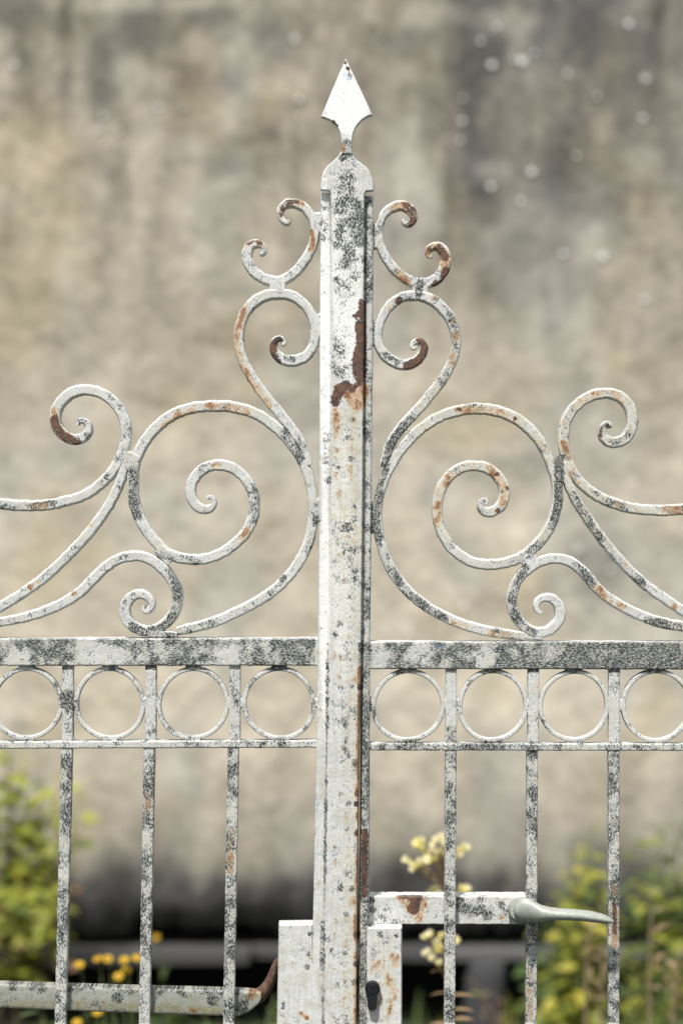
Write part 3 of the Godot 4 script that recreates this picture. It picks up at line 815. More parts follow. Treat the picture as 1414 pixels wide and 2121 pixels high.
	scroll(leaf, joined(PackedVector3Array([Vector3(1620, 1316, 22), Vector3(1530, 1313, 22), Vector3(1460, 1306, 22.5), Vector3(1414, 1297.5, 23), Vector3(1372.6, 1290.5, 23.5), Vector3(1334, 1277.5, 23), Vector3(1295, 1259, 22.5), Vector3(1258, 1236, 22.5), Vector3(1237, 1217, 22), Vector3(1220.5, 1197, 22), Vector3(1203, 1178.5, 22.5), Vector3(1184, 1164.5, 22.5), Vector3(1166, 1158, 22.5)]), trace(1000, 1120, 5.656, [860, 210, 128, 760, 216, 128, 660, 252, 128, 560, 312, 128, 470, 392, 128, 400, 482, 126, 360, 580, 125, 345, 680, 125, 355, 780, 126, 390, 880, 128, 450, 970, 130, 530, 1040, 130, 630, 1075, 130, 730, 1072, 130, 820, 1032, 130, 885, 962, 130, 917, 880, 130, 912, 800, 130, 880, 732, 125, 830, 690, 118, 770, 668, 110, 700, 675, 94, 648, 712, 82, 628, 770, 70, 642, 822, 58, 672, 850, 46, 700, 842, 32, 692, 822, 24])), -0.0006)
	weld(leaf, 871, 584, 871, 604, 34, 34, -0.008)
	obj("weld", straight(1160, 943, 1157.5, 996, 14, 21, -0.0072, 0.013, 0.003, 1.0), M.paint, leaf)
	weld(leaf, 1152, 968, 1176, 976, 44, 34, -0.0078)
	weld(leaf, 1085, 1172, 1108, 1148, 30, 26, -0.0078)
	weld(leaf, 1078, 1318, 1125, 1319, 15, 16, -0.0078)
	weld(leaf, 770, 486, 786, 486, 62, 52, -0.0085)
	weld(leaf, 770, 688, 784, 688, 54, 50, -0.0085)
	weld(leaf, 766, 1072, 781, 1072, 70, 60, -0.0085)
	weld(leaf, 762, 1460, 773, 1460, 36, 22, -0.0085)
	for x in [935.0, 1105.5, 1273.5]:
		for s in [-1, 1]:
			weld(leaf, x + s * 9, 1461, x + s * 15, 1461, 30, 24, -0.0082, 0.012)
	for x in [845.5, 1021.5, 1190.0, 1361.5]:
		weld(leaf, x - 18, 1389.5, x + 18, 1389.5, 7, 7, -0.0085, 0.011)
		weld(leaf, x - 16, 1538.5, x + 16, 1538.5, 5, 5, -0.0085, 0.011)
	# bracket of the handle, the lever on its boss, and the lock case with its cylinder
	uv_shift = Vector2(0, -1780)
	obj("handle_bracket", straight(760, 1892.5, 1094, 1892.5, 59, 59, -0.021, 0.03, 0.0016, 0.6), M.paint, leaf)
	uv_shift = Vector2.ZERO
	obj("lock_case", plate([759, 1921, 832.5, 1921, 832.5, 2300, 755, 2300], -0.002, 0.03, 0.0016), M.paint, leaf)
	var cyl := obj("lock_cylinder", lock_profile(771, 2046, 15.6, 9.6, 2091, 0.007), M.lock, leaf)
	var plug := []
	for q in [[0.0064, 10.2], [0.0074, 10.2], [0.0078, 9.6]]:
		plug.append([plane_at(771, 2045, q[0]), Vector3(q[1] * S, 0, 0), Vector3(0, q[1] * S, 0)])
	obj("plug", loft(plug, 24), M.lock, cyl)
	obj("keyway", plate([768.6, 2036, 772.4, 2035, 772.6, 2043, 770.8, 2046, 772.4, 2051, 769.6, 2051.5, 768.4, 2046, 769.8, 2042], 0.0081, 0.001, 0.0002), M.black, cyl)
	var boss := []
	for q in [[-0.0215, 27, 1074], [-0.013, 27.5, 1074], [-0.004, 27, 1074.5], [0.004, 26.2, 1075], [0.010, 24, 1076]]:
		boss.append([behind(q[2] + 4, 1884.5, q[0]), Vector3(q[1] * S, 0, 0), Vector3(0, q[1] * S * 0.98, 0)])
	var handle := obj("lever_handle", loft(boss, 36), M.alloy, leaf)
	# the lever: sections along its length with centre height, half height, half depth and forward place
	var lev := []
	for q in [[1063, 1886, 4, 0.004, 0.014], [1064.5, 1885.5, 12, 0.008, 0.0155], [1069, 1884.5, 19.0, 0.008, 0.015], [1077, 1883.5, 24.0, 0.009, 0.016], [1087, 1883.5, 25.5, 0.0095, 0.017], [1098, 1885.3, 24.2, 0.0095, 0.018], [1108, 1888.6, 21.0, 0.0095, 0.0195], [1120, 1891.3, 17.4, 0.011, 0.022], [1136, 1892.2, 14.0, 0.0105, 0.023], [1155, 1893, 12.4, 0.0105, 0.0235], [1180, 1894, 11.8, 0.0105, 0.0235], [1205, 1895.8, 11.4, 0.0105, 0.0232], [1226, 1898.2, 11.0, 0.0105, 0.0226], [1244, 1901.4, 9.8, 0.010, 0.022], [1256, 1904, 8.2, 0.009, 0.0215], [1264, 1906.2, 5.6, 0.007, 0.021], [1269, 1907.6, 2.4, 0.004, 0.021]]:
		lev.append([behind(q[0], q[1], q[4]), Vector3(0, q[2] * S, 0.0025 * (q[2] / 26.0 - 0.4)), Vector3(0, 0, q[3])])
	obj("lever", loft(lev, 28), M.alloy, handle)

func lock_profile(cx: float, cy: float, r: float, hw: float, bottom: float, front: float) -> ArrayMesh:
	var a := []
	for q in 25:
		var t := deg_to_rad(-230.0 + 280.0 * q / 24.0)
		a.append_array([cx + cos(t) * r, cy + sin(t) * r])
	for q in 9:
		var t := PI * q / 8.0
		a.append_array([cx - 0.5 + cos(t) * hw, bottom - hw + sin(t) * hw])
	return plate(a, front, 0.02, 0.0009)

# ---------------------------------------------------------------- the wall
func stain(x: float, y: float, cx: float, cy: float, rx: float, ry: float) -> float:
	var d := Vector2((x - cx) / rx, (y - cy) / ry).length()
	return 1.0 - smoothstep(0.35, 1.1, d)

func wall_point(px: float, py: float) -> Vector2:
	var p := far_at(px, py, DIST - WALL_Z)
	return Vector2(p.x, p.y)

func build_wall() -> void:
	var xs := PackedFloat32Array()
	var ys := PackedFloat32Array()
	var x := -7.0
	while x < 7.0:
		xs.append(x)
		x += 0.014 if absf(x) < 1.25 else (0.028 if absf(x) < 3.6 else 0.1)
	var y := 0.285
	while y < 4.3:
		ys.append(y)
		y += 0.014 if y < 3.15 else 0.1
	var big := FastNoiseLite.new()
	big.seed = 4
	big.frequency = 1.6
	big.fractal_octaves = 3
	var blot := FastNoiseLite.new()
	blot.seed = 9
	blot.frequency = 7.0
	blot.fractal_octaves = 3
	var pit := FastNoiseLite.new()
	pit.seed = 15
	pit.frequency = 24.0
	pit.fractal_octaves = 2
	var streak := FastNoiseLite.new()
	streak.seed = 21
	streak.frequency = 5.0
	streak.fractal_octaves = 3
	var dark_at := []
	for q in [[985, 230, 34, 260, 0.7], [1290, 260, 26, 300, 0.5], [1195, 300, 22, 260, 0.5], [1130, 120, 30, 160, 0.4], [880, 180, 20, 180, 0.3], [990, 60, 70, 260, 0.75], [1000, 300, 60, 170, 0.7], [1190, 40, 110, 150, 0.75], [1290, 120, 120, 130, 0.5], [1180, 330, 45, 130, 0.55], [1270, 420, 40, 130, 0.5], [1010, 420, 80, 70, 0.5], [860, 60, 90, 70, 0.45], [210, 150, 30, 100, 0.6], [300, 60, 60, 60, 0.45], [30, 20, 70, 40, 0.5], [390, 160, 45, 35, 0.4], [430, 30, 60, 30, 0.4], [1090, 965, 70, 28, 0.2], [1235, 1150, 60, 90, 0.35], [420, 780, 70, 30, 0.15], [460, 330, 70, 40, 0.28], [1350, 250, 60, 200, 0.4], [560, 85, 50, 50, 0.4], [480, 160, 40, 40, 0.3]]:
		var c := wall_point(q[0], q[1])
		dark_at.append([c.x, c.y, q[2] * S * 2.5 * 1.35, q[3] * S * 2.5 * 1.25, q[4]])
	var pale_at := []
	for q in [[620, 560, 130, 40, 0.25], [430, 760, 50, 35, 0.3], [850, 30, 120, 30, 0.4], [830, 330, 60, 200, 0.28], [1040, 350, 60, 25, 0.3], [1320, 330, 50, 40, 0.3], [1100, 1450, 240, 60, 0.28], [330, 1600, 90, 50, 0.28], [280, 160, 50, 40, 0.3], [190, 390, 60, 30, 0.35], [400, 310, 40, 30, 0.3], [1050, 40, 70, 30, 0.3], [330, 6, 330, 14, 0.4], [1290, 500, 120, 60, 0.25], [900, 800, 140, 120, 0.2]]:
		var c := wall_point(q[0], q[1])
		pale_at.append([c.x, c.y, q[2] * S * 2.5 * 1.3, q[3] * S * 2.5 * 1.3, q[4]])
	var g := Geo.new()
	var nx := xs.size()
	var ny := ys.size()
	for j in ny:
		for i in nx:
			var px := xs[i]
			var py := ys[j]
			var ragged := clampf(1.0 - (py - 0.285) / 0.1, 0.0, 1.0)
			var p := Vector3(px, py + ragged * (big.get_noise_2d(px * 3.0, 40.0) * 0.05 + blot.get_noise_2d(px * 1.2, 60.0) * 0.022), WALL_Z)
			p.z += big.get_noise_2d(px, py) * 0.014 + blot.get_noise_2d(px, py) * 0.004 + pit.get_noise_2d(px, py) * 0.003
			p.z -= ragged * ragged * 0.02
			var b := big.get_noise_2d(px + 50.0, py * 0.5)
			var m := blot.get_noise_2d(px, py * 0.45)
			var f := pit.get_noise_2d(px + 9.0, py)
			var s := streak.get_noise_2d(px * 1.5, py * 0.28)
			# old lime render: warm grey, ochre in places, dark algae runs, damp foot
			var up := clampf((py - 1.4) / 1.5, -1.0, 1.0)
			var c := Color(0.51, 0.455, 0.364)
			var rough := smoothstep(1.7, 2.5, py)
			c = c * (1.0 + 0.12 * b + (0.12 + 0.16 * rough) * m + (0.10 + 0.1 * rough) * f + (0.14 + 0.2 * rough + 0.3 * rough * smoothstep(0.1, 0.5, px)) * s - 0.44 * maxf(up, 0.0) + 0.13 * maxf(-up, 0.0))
			var ochre := smoothstep(0.05, 0.6, big.get_noise_2d(px * 1.3 + 7.0, py * 1.3) + stain(px, py, -0.95, 2.3, 0.3, 0.6) * 0.7)
			c = c.lerp(Color(0.40, 0.325, 0.19) * (1.0 + 0.2 * m), ochre * 0.34)
			var grey := smoothstep(0.0, 0.6, big.get_noise_2d(px * 1.5 - 30.0, py * 0.8) + 0.12 + 0.15 * px)
			c = c.lerp(Color(0.42, 0.408, 0.362) * (1.0 + 0.2 * m), grey * 0.62)
			var dark := clampf(s * 1.7 - 0.05, 0.0, 0.7) * smoothstep(1.5, 2.5, py) * smoothstep(-0.9, 0.6, px) * 0.8
			dark = maxf(dark, 0.5 * smoothstep(0.15, 0.5, px) * smoothstep(1.9, 2.5, py) * clampf(0.7 + b, 0.0, 1.2))
			for q in dark_at:
				if absf(px - q[0]) < q[2] * 1.2 and absf(py - q[1]) < q[3] * 1.2:
					dark = maxf(dark, q[4] * stain(px, py, q[0], q[1], q[2], q[3]) * clampf(0.95 + m * 0.8 + s * 0.4, 0.0, 1.2))
			c = c.lerp(Color(0.075, 0.075, 0.076), clampf(dark * 1.25, 0.0, 0.92))
			for q in pale_at:
				if absf(px - q[0]) < q[2] * 1.2 and absf(py - q[1]) < q[3] * 1.2:
					c = c.lerp(Color(0.62, 0.57, 0.48), q[4] * stain(px, py, q[0], q[1], q[2], q[3]) * clampf(0.8 + m, 0.0, 1.0))
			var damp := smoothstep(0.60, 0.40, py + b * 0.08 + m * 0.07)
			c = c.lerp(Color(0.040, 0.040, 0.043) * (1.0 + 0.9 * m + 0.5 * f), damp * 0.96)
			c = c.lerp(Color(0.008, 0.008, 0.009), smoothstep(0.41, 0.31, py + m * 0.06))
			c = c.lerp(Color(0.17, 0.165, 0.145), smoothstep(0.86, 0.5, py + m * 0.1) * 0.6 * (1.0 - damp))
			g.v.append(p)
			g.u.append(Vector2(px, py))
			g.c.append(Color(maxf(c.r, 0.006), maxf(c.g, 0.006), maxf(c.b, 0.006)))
	g.n.resize(nx * ny)
	for j in ny:
		for i in nx:
			var du := g.v[j * nx + mini(i + 1, nx - 1)] - g.v[j * nx + maxi(i - 1, 0)]
			var dv := g.v[mini(j + 1, ny - 1) * nx + i] - g.v[maxi(j - 1, 0) * nx + i]
			g.n[j * nx + i] = du.cross(dv).normalized()
	for j in ny - 1:
		for i in nx - 1:
			var a := j * nx + i
			g.i.append_array(PackedInt32Array([a, a + nx, a + 1, a + 1, a + nx, a + nx + 1]))
	var wall := thing("garden_wall", "old grey rendered wall with dark damp foot standing behind the gate", "wall", Vector3(0, 0, WALL_Z))
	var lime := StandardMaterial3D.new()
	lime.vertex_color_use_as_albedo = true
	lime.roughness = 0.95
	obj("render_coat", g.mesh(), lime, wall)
	obj("core", block(Vector3(-7, 0.34, WALL_Z - 0.6), Vector3(7, 4.28, WALL_Z - 0.04)), M.stone, wall)
	obj("footing", block(Vector3(-7, -0.05, WALL_Z - 0.6), Vector3(7, 0.339, WALL_Z - 0.42)), M.recess_shade, wall)
	# pale flecks, round and slightly raised
	for q in [[1105, 110, 13], [1080, 126, 12], [1062, 124, 8], [1300, 50, 12], [1174, 153, 11], [1335, 163, 13], [1234, 200, 12], [1330, 244, 11], [1018, 134, 10], [995, 85, 10], [1028, 55, 9], [958, 203, 10], [957, 250, 9], [953, 290, 9], [1100, 355, 10], [1016, 385, 11], [1078, 416, 11], [1240, 290, 10], [1193, 322, 9], [1247, 530, 12], [1165, 524, 10], [1333, 620, 11], [815, 362, 9], [610, 80, 11], [30, 133, 11], [205, 268, 10], [247, 272, 9], [568, 383, 8], [330, 222, 10], [380, 225, 10], [620, 205, 9], [675, 295, 8], [785, 80, 9], [1265, 25, 9], [960, 1255, 12], [1030, 1228, 10], [1195, 1138, 11], [1262, 1180, 10], [850, 970, 10], [310, 312, 7], [215, 240, 9]]:
		var c := far_at(q[0], q[1], DIST - WALL_Z)
		var r: float = q[2] * rng.randf_range(0.0005, 0.00105)
		c.z += big.get_noise_2d(c.x, c.y) * 0.014 + blot.get_noise_2d(c.x, c.y) * 0.004 + 0.002
		var rings := [[c - Vector3(0, 0, 0.004), Vector3(r, 0, 0), Vector3(0, r * rng.randf_range(0.8, 1.1), 0)], [c + Vector3(0, 0, 0.003), Vector3(r * 0.85, 0, 0), Vector3(0, r * 0.85, 0)]]
		obj("pale_fleck", loft(rings, 9), [M.fleck, M.fleck2][rng.randi() % 2], wall)
	# stone ledge at the foot: slabs laid end to end
	var ledge := thing("stone_ledge", "low ledge of grey stone slabs along the foot of the wall", "ledge", Vector3(0, 0.2, WALL_Z))
	var sx := -5.0
	while sx < 5.0:
		var l := rng.randf_range(0.42, 0.8)
		var hy := rng.randf_range(-0.006, 0.006)
		obj("slab", block(Vector3(sx, 0.207 + hy, WALL_Z - 0.415), Vector3(sx + l - 0.012, 0.238 + hy, WALL_Z + 0.05 + rng.randf_range(-0.035, 0.015)), 0.007), [M.slab, M.slab2][rng.randi() % 2], ledge)
		sx += l

# ---------------------------------------------------------------- plants
func leaf_mesh(length: float, width: float, curl: float, fold: float) -> ArrayMesh:
	var g := Geo.new()
	var prof := [0.05, 0.62, 1.0, 0.86, 0.5, 0.04]
	for j in 6:
		var t := j / 5.0
		var w: float = prof[j] * width * 0.5
		var y := -curl * t * t * length
		g.put(Vector3(-w, y + fold * w, t * length), Vector3(0.3, 1, curl * t).normalized())
		g.put(Vector3(0, y, t * length), Vector3(0, 1, curl * t).normalized())
		g.put(Vector3(w, y + fold * w, t * length), Vector3(-0.3, 1, curl * t).normalized())
	for j in 5:
		for q in 2:
			var a := j * 3 + q
			g.quad(a, a + 1, a + 4, a + 3)
	return g.mesh()

var leaf_kinds := []

func put_leaf(parent: Node3D, called: String, at: Vector3, dir: Vector3, size: float, mat: Material, mesh: Mesh) -> void:
	var o := MeshInstance3D.new()
	o.name = called
	o.mesh = mesh
	o.material_override = mat
	var z := dir.normalized()
	var up := Vector3(rng.randf_range(-0.5, 0.5), 1.0, rng.randf_range(-0.2, 0.8))
	var xx := up.cross(z).normalized()
	if xx.length() < 0.5:
		xx = Vector3.RIGHT
	var yy := z.cross(xx).normalized()
	o.transform = Transform3D(Basis(xx * size, yy * size, z * size), at - parent.position)
	parent.add_child(o, true)

# stems from a base up to given tips, with leaves set along them
func shrub(called: String, label: String, category: String, base: Vector3, tips: Array, mats: Array, leaf_size: float, per_stem: int, from := 0.3, stem_mat: Material = null, group := "", shape := 0) -> Node3D:
	var o := thing(called, label, category, base, group)
	for tip in tips:
		var pts := PackedVector3Array()
		var start := base + Vector3(rng.randf_range(-0.06, 0.06), -0.01, rng.randf_range(-0.05, 0.05))
		var bow := Vector3(rng.randf_range(-0.06, 0.06), 0.05, rng.randf_range(-0.04, 0.06))
		for j in 9:
			var t := j / 8.0
			pts.append(start.lerp(tip, t) + bow * sin(t * PI))
		obj("stem", tube(pts, 0.004, 0.0014, 6), stem_mat if stem_mat else M.stem, o)
		for k in per_stem:
			var t := lerpf(from, 1.0, (k + rng.randf()) / per_stem)
			var f := t * 8.0
			var a := mini(int(f), 7)
			var at := pts[a].lerp(pts[a + 1], f - a)
			var ang := k * 2.4 + rng.randf_range(-0.5, 0.5)
			var dir := Vector3(cos(ang), rng.randf_range(-0.35, 0.5), sin(ang))
			var size := leaf_size * rng.randf_range(0.6, 1.25) * (1.15 - 0.45 * t)
			at += dir * size * 0.15
			put_leaf(o, "leaf", at, dir, size, mats[rng.randi() % mats.size()], leaf_kinds[shape][rng.randi() % 3])
	return o

func tips_at(a: Array, d: float, spread := 0.0) -> Array:
	var out := []
	for j in range(0, a.size(), 2):
		out.append(far_at(a[j], a[j + 1], d + rng.randf_range(-spread, spread)))
	return out

func daisy_mesh(r: float) -> ArrayMesh:
	var g := Geo.new()
	for k in 13:
		var a := TAU * k / 13.0
		var d := Vector3(cos(a), 0, sin(a))
		var s := Vector3(-sin(a), 0, cos(a))
		var p0 := g.put(d * r * 0.25 - s * r * 0.09, Vector3.UP)
		var p1 := g.put(d * r * 0.25 + s * r * 0.09, Vector3.UP)
		var p2 := g.put(d * r * 0.8 + s * r * 0.17 + Vector3.UP * r * 0.12, Vector3.UP)
		var p3 := g.put(d * r * 0.8 - s * r * 0.17 + Vector3.UP * r * 0.12, Vector3.UP)
		var p4 := g.put(d * r + Vector3.UP * r * 0.1, Vector3.UP)
		g.quad(p0, p1, p2, p3)
		g.tri(p3, p2, p4)
	return g.mesh()

func dome_mesh(r: float, h: float) -> ArrayMesh:
	var rings := []
	for q in [[0.0, 1.0], [0.35, 0.94], [0.7, 0.72], [0.92, 0.4], [1.0, 0.05]]:
		rings.append([Vector3(0, h * q[0], 0), Vector3(r * q[1], 0, 0), Vector3(0, 0, r * q[1])])
	return loft(rings, 12)

func cup_mesh(r: float) -> ArrayMesh:
	var g := Geo.new()
	for k in 6:
		var a := TAU * k / 6.0
		var d := Vector3(cos(a), 0, sin(a))
		var s := Vector3(-sin(a), 0, cos(a))
		var row := []
		for q in [[0.12, 0.0, 0.12], [0.5, 0.35, 0.5], [0.85, 0.85, 0.46], [0.9, 1.25, 0.08]]:
			var c: Vector3 = d * r * q[0] + Vector3.UP * r * q[1]
			var nn := (Vector3.UP * 0.6 - d * 0.4).normalized()
			row.append([g.put(c - s * r * q[2], nn), g.put(c + s * r * q[2], nn)])
		for q in 3:
			g.quad(row[q][0], row[q][1], row[q + 1][1], row[q + 1][0])
	return g.mesh()

func place(parent: Node3D, called: String, mesh: Mesh, mat: Material, at: Vector3, tilt: Vector3, size := 1.0) -> MeshInstance3D:
	var o := MeshInstance3D.new()
	o.name = called
	o.mesh = mesh
	o.material_override = mat
	var y := tilt.normalized()
	var x := y.cross(Vector3(0.2, 0.1, 1)).normalized()
	o.transform = Transform3D(Basis(x * size, y * size, x.cross(y) * size), at - parent.position)
	parent.add_child(o, true)
	return o

func ragwort(label: String, heads: Array, d: float) -> void:
	var first := far_at(heads[0][0], heads[0][1], d)
	var base := Vector3(first.x + 0.02, 0, first.z - 0.02)
	var o := thing("yellow_flower", label, "flower", base, "yellow flowers behind the left bars")
	var petals := daisy_mesh(0.0095)
	var eye := dome_mesh(0.0045, 0.004)
	for h in heads:
		var at := far_at(h[0], h[1], d + rng.randf_range(-0.04, 0.04))
		var pts := PackedVector3Array()
		for j in 7:
			var t := j / 6.0
			pts.append(base.lerp(at, t) + Vector3(0.015 * sin(t * 3.0), 0, 0.01 * sin(t * 5.0)))
		obj("stem", tube(pts, 0.0022, 0.0012, 6), M.stem, o)
		var hd := place(o, "flower_head", petals, M.yellow, at, Vector3(rng.randf_range(-0.4, 0.4), 1, rng.randf_range(0.4, 0.9)))
		var e := MeshInstance3D.new()
		e.name = "flower_eye"
		e.mesh = eye
		e.material_override = M.amber
		hd.add_child(e, true)
		for k in 7:
			var t := rng.randf_range(0.45, 0.9)
			var p := pts[int(t * 6)]
			put_leaf(o, "leaf", p, Vector3(rng.randf_range(-1, 1), rng.randf_range(0.0, 0.6), rng.randf_range(-1, 1)), rng.randf_range(0.03, 0.06), [M.leaf_dark, M.leaf_mid][k % 2], leaf_kinds[1][k % 3])

func build_plants() -> void:
	for shape in [[1.0, 0.62, 0.25, 0.25], [1.0, 0.22, 0.35, 0.2], [1.0, 0.85, 0.2, 0.2]]:
		var a := []
		for k in 3:
			a.append(leaf_mesh(shape[0], shape[1] * (0.85 + 0.15 * k), shape[2] * (0.5 + 0.5 * k), shape[3]))
		leaf_kinds.append(a)
	var lime := [M.leaf_lime, M.leaf_lime, M.leaf_pale, M.leaf_lime, M.leaf_mid, M.leaf_pale, M.leaf_yellow, M.leaf_olive]
	var green := [M.leaf_mid, M.leaf_dark, M.leaf_mid, M.leaf_olive, M.leaf_lime]
	var gold := [M.leaf_yellow, M.leaf_lime, M.leaf_olive, M.leaf_lime, M.leaf_mid]
	# left, against the wall
	shrub("climbing_shrub", "tall yellow green shrub with reddish leaves at the left edge before the wall", "shrub", Vector3(-0.92, 0, -3.2), tips_at([20, 1520, 45, 1590, 90, 1620, -30, 1540, 60, 1680, 150, 1590, 165, 1650, 10, 1630, -50, 1600, 120, 1720, 35, 1560, 175, 1700, 80, 1660], 5.65, 0.1), lime, 0.07, 16, 0.5, M.twig, "shrubs before the wall", 2)
	shrub("climbing_shrub", "lower leafy shrub under the tall yellow green shrub at the left edge", "shrub", Vector3(-0.86, 0, -3.0), tips_at([10, 1780, 60, 1830, 110, 1820, 90, 1880, 30, 1870, 145, 1840, 110, 1930, -20, 1830, 50, 1920, 10, 1850, 130, 1890], 5.45, 0.12), [M.leaf_lime, M.leaf_mid, M.leaf_olive, M.leaf_lime, M.leaf_pale, M.leaf_lime, M.leaf_olive, M.leaf_red], 0.064, 18, 0.5, M.twig, "shrubs before the wall", 2)
	# right
	shrub("leafy_bush", "green bush with yellow leaf tips left of the right hand bar", "bush", Vector3(0.57, 0, -2.6), tips_at([1175, 1770, 1210, 1735, 1215, 1790, 1240, 1770, 1165, 1810, 1250, 1820, 1190, 1850, 1230, 1690, 1150, 1860, 1210, 1890, 1180, 1930, 1255, 1870, 1220, 1830], 5.0, 0.2), gold, 0.052, 24, 0.3, M.stem, "bushes on the right", 0)
	shrub("leafy_bush", "dense dark green bush at the right edge beyond the bars", "bush", Vector3(0.8, 0, -2.7), tips_at([1330, 1730, 1370, 1750, 1400, 1710, 1420, 1690, 1350, 1800, 1390, 1820, 1420, 1790, 1310, 1780, 1380, 1890, 1410, 1930, 1340, 1880, 1440, 1850, 1300, 1850, 1360, 1700], 5.1, 0.2), green, 0.056, 21, 0.3, M.stem, "bushes on the right", 0)
	shrub("leafy_bush", "low dark bush under the lever handle beyond the bars", "bush", Vector3(0.54, 0, -2.8), tips_at([1130, 1890, 1160, 1920, 1140, 1960, 1180, 1950, 1200, 1980, 1150, 2020, 1210, 2040, 1240, 1950, 1170, 2070, 1120, 2060, 1250, 2030, 1190, 1900, 1270, 1920, 1300, 1960], 5.2, 0.2), [M.leaf_dark, M.leaf_mid, M.leaf_olive, M.leaf_lime], 0.056, 21, 0.3, M.stem, "bushes on the right", 0)
	shrub("leafy_bush", "olive green low plant in the bottom right corner", "bush", Vector3(0.74, 0, -2.4), tips_at([1290, 1980, 1330, 2010, 1370, 1980, 1400, 2040, 1310, 2060, 1360, 2070, 1270, 2050, 1250, 2080, 1420, 2000, 1340, 1950, 1200, 2090, 1390, 1960], 4.8, 0.2), [M.leaf_lime, M.leaf_mid, M.leaf_yellow, M.leaf_dry, M.leaf_dark, M.leaf_mid], 0.048, 24, 0.35, M.stem, "bushes on the right", 1)
	# dry stalks on the right
	for q in [[1350, 1870, 1372, "tall dry tan stalk before the dark green bush at the right edge"], [1405, 1970, 1398, "short pale dry stalk at the right edge"], [1250, 1950, 1262, "dry brown stalk just left of the right hand bar"], [1222, 1900, 1228, "thin grey dry stalk behind the lever tip"]]:
		var at := far_at(q[0], q[1], 3.9)
		var base := far_at(q[2], 2121, 3.9)
		base.y = 0
		var o := thing("dry_stalk", q[3], "dry stalk", base, "dry stalks on the right")
		var pts := PackedVector3Array()
		for j in 8:
			pts.append(base.lerp(at, j / 7.0) + Vector3(0.012 * sin(j * 0.9), 0, 0))
		obj("stem", tube(pts, 0.0045, 0.002, 6), M.straw, o)
		for k in 16:
			var t := rng.randf_range(0.78, 1.0)
			put_leaf(o, "dry_leaf", base.lerp(at, t), Vector3(rng.randf_range(-1, 1), rng.randf_range(0.2, 1.2), rng.randf_range(-1, 1)), rng.randf_range(0.02, 0.045), [M.straw, M.leaf_dry][k % 2], leaf_kinds[1][k % 3])
	# pale flowering stalk just behind the right leaf
	var d := 3.2
	var foot := far_at(934, 2121, d)
	foot.y = 0
	var pale := thing("pale_flower_stalk", "stalk of pale yellow flowers behind the first bar of the right leaf", "flower", foot)
	var spine := PackedVector3Array()
	for q in [[934, 4000], [935, 2300], [936, 2121], [934, 2000], [930, 1900], [926, 1820], [914, 1780]]:
		var p := far_at(q[0], q[1], d)
		p.y = maxf(p.y, 0.0)
		spine.append(p)
	obj("stem", tube(spine, 0.0036, 0.0018, 7), M.leaf_dry, pale)
	var cup := cup_mesh(0.0075)
	for q in [[868, 1742], [878, 1738], [846, 1774], [853, 1780], [864, 1790], [872, 1784], [858, 1795], [906, 1734], [914, 1730], [884, 1766], [896, 1760], [910, 1762], [888, 1778], [902, 1774], [920, 1756], [952, 1756], [960, 1752], [945, 1766], [930, 1768], [895, 1846], [903, 1840], [955, 1840], [963, 1836], [946, 1850], [912, 1850], [928, 1852], [884, 1936], [893, 1930], [905, 1946], [914, 1934], [888, 1972], [897, 1980], [912, 1990], [924, 1960], [940, 1945], [908, 1962], [875, 1752], [898, 1744], [922, 1742]]:
		var at := far_at(q[0] + rng.randf_range(-2, 2), q[1], d + rng.randf_range(-0.04, 0.04))
		var root_ := far_at(926, q[1] + 45, d)
		obj("stalk", tube(PackedVector3Array([root_, root_.lerp(at, 0.5) + Vector3(0, -0.006, 0), at]), 0.0014, 0.001, 5), M.leaf_dry, pale)
		place(pale, "flower", cup, M.cream if rng.randf() < 0.7 else M.lemon, at - Vector3(0, 0.006, 0), Vector3(at.x - root_.x, 0.05, rng.randf_range(0.0, 0.04)), rng.randf_range(0.75, 1.25))
	for q in [[915, 2046, -1.0], [955, 2050, 1.0], [962, 2080, 1.0], [945, 2100, 1.0], [912, 2110, -1.0], [905, 1998, -1.0]]:
		put_leaf(pale, "leaf", far_at(934, q[1] + 12, d), Vector3(q[2], 0.35, 0.3), 0.034, M.leaf_dry, leaf_kinds[1][1])
	# yellow flowers, lower left
	ragwort("single yellow flower just right of the leftmost bar", [[165, 1998]], 3.55)
	ragwort("pair of yellow flowers side by side left of the second bar", [[203, 1986], [224, 1986]], 3.6)
	ragwort("cluster of four yellow flowers against the second bar", [[258, 1988], [284, 1984], [262, 2010], [246, 2022]], 3.55)
	ragwort("dim orange flower just right of the second bar, highest of all", [[323, 1942]], 4.6)
	ragwort("yellow flower below the pull bar near the leftmost bar", [[203, 2096], [160, 2118]], 3.5)
	shrub("low_plant", "low green plant under the pull bar between the first bars", "plant", Vector3(-0.5, 0, -1.3), tips_at([30, 2110, 90, 2105, 170, 2104, 240, 2110, 310, 2104, 350, 2112, 60, 2130], 3.7, 0.15), [M.leaf_dark, M.leaf_mid, M.leaf_dark], 0.05, 14, 0.4, M.stem, "low plants under the pull bar", 1)
	shrub("low_plant", "low green plant by the striking plate under the bent bar end", "plant", Vector3(-0.2, 0, -1.5), tips_at([390, 2108, 420, 2100, 450, 2112, 500, 2120, 556, 2085, 565, 2105, 570, 2060], 3.9, 0.15), [M.leaf_dark, M.leaf_mid, M.leaf_lime], 0.05, 12, 0.4, M.stem, "low plants under the pull bar", 1)
	# grass blades and a reddish weed in the gap under the bracket
	shrub("reddish_weed", "small weed with reddish tips before the grey stump", "weed", Vector3(0.45, 0, -2.0), tips_at([975, 2025, 985, 2045, 1012, 2045, 1004, 2060], 4.5, 0.05), [M.leaf_red, M.leaf_dry, M.leaf_lime], 0.034, 5, 0.75, M.twig, "", 1)
	var blades := thing("grass_tuft", "tuft of long green grass blades right of the grey stump", "grass", Vector3(0.42, 0, -1.7))
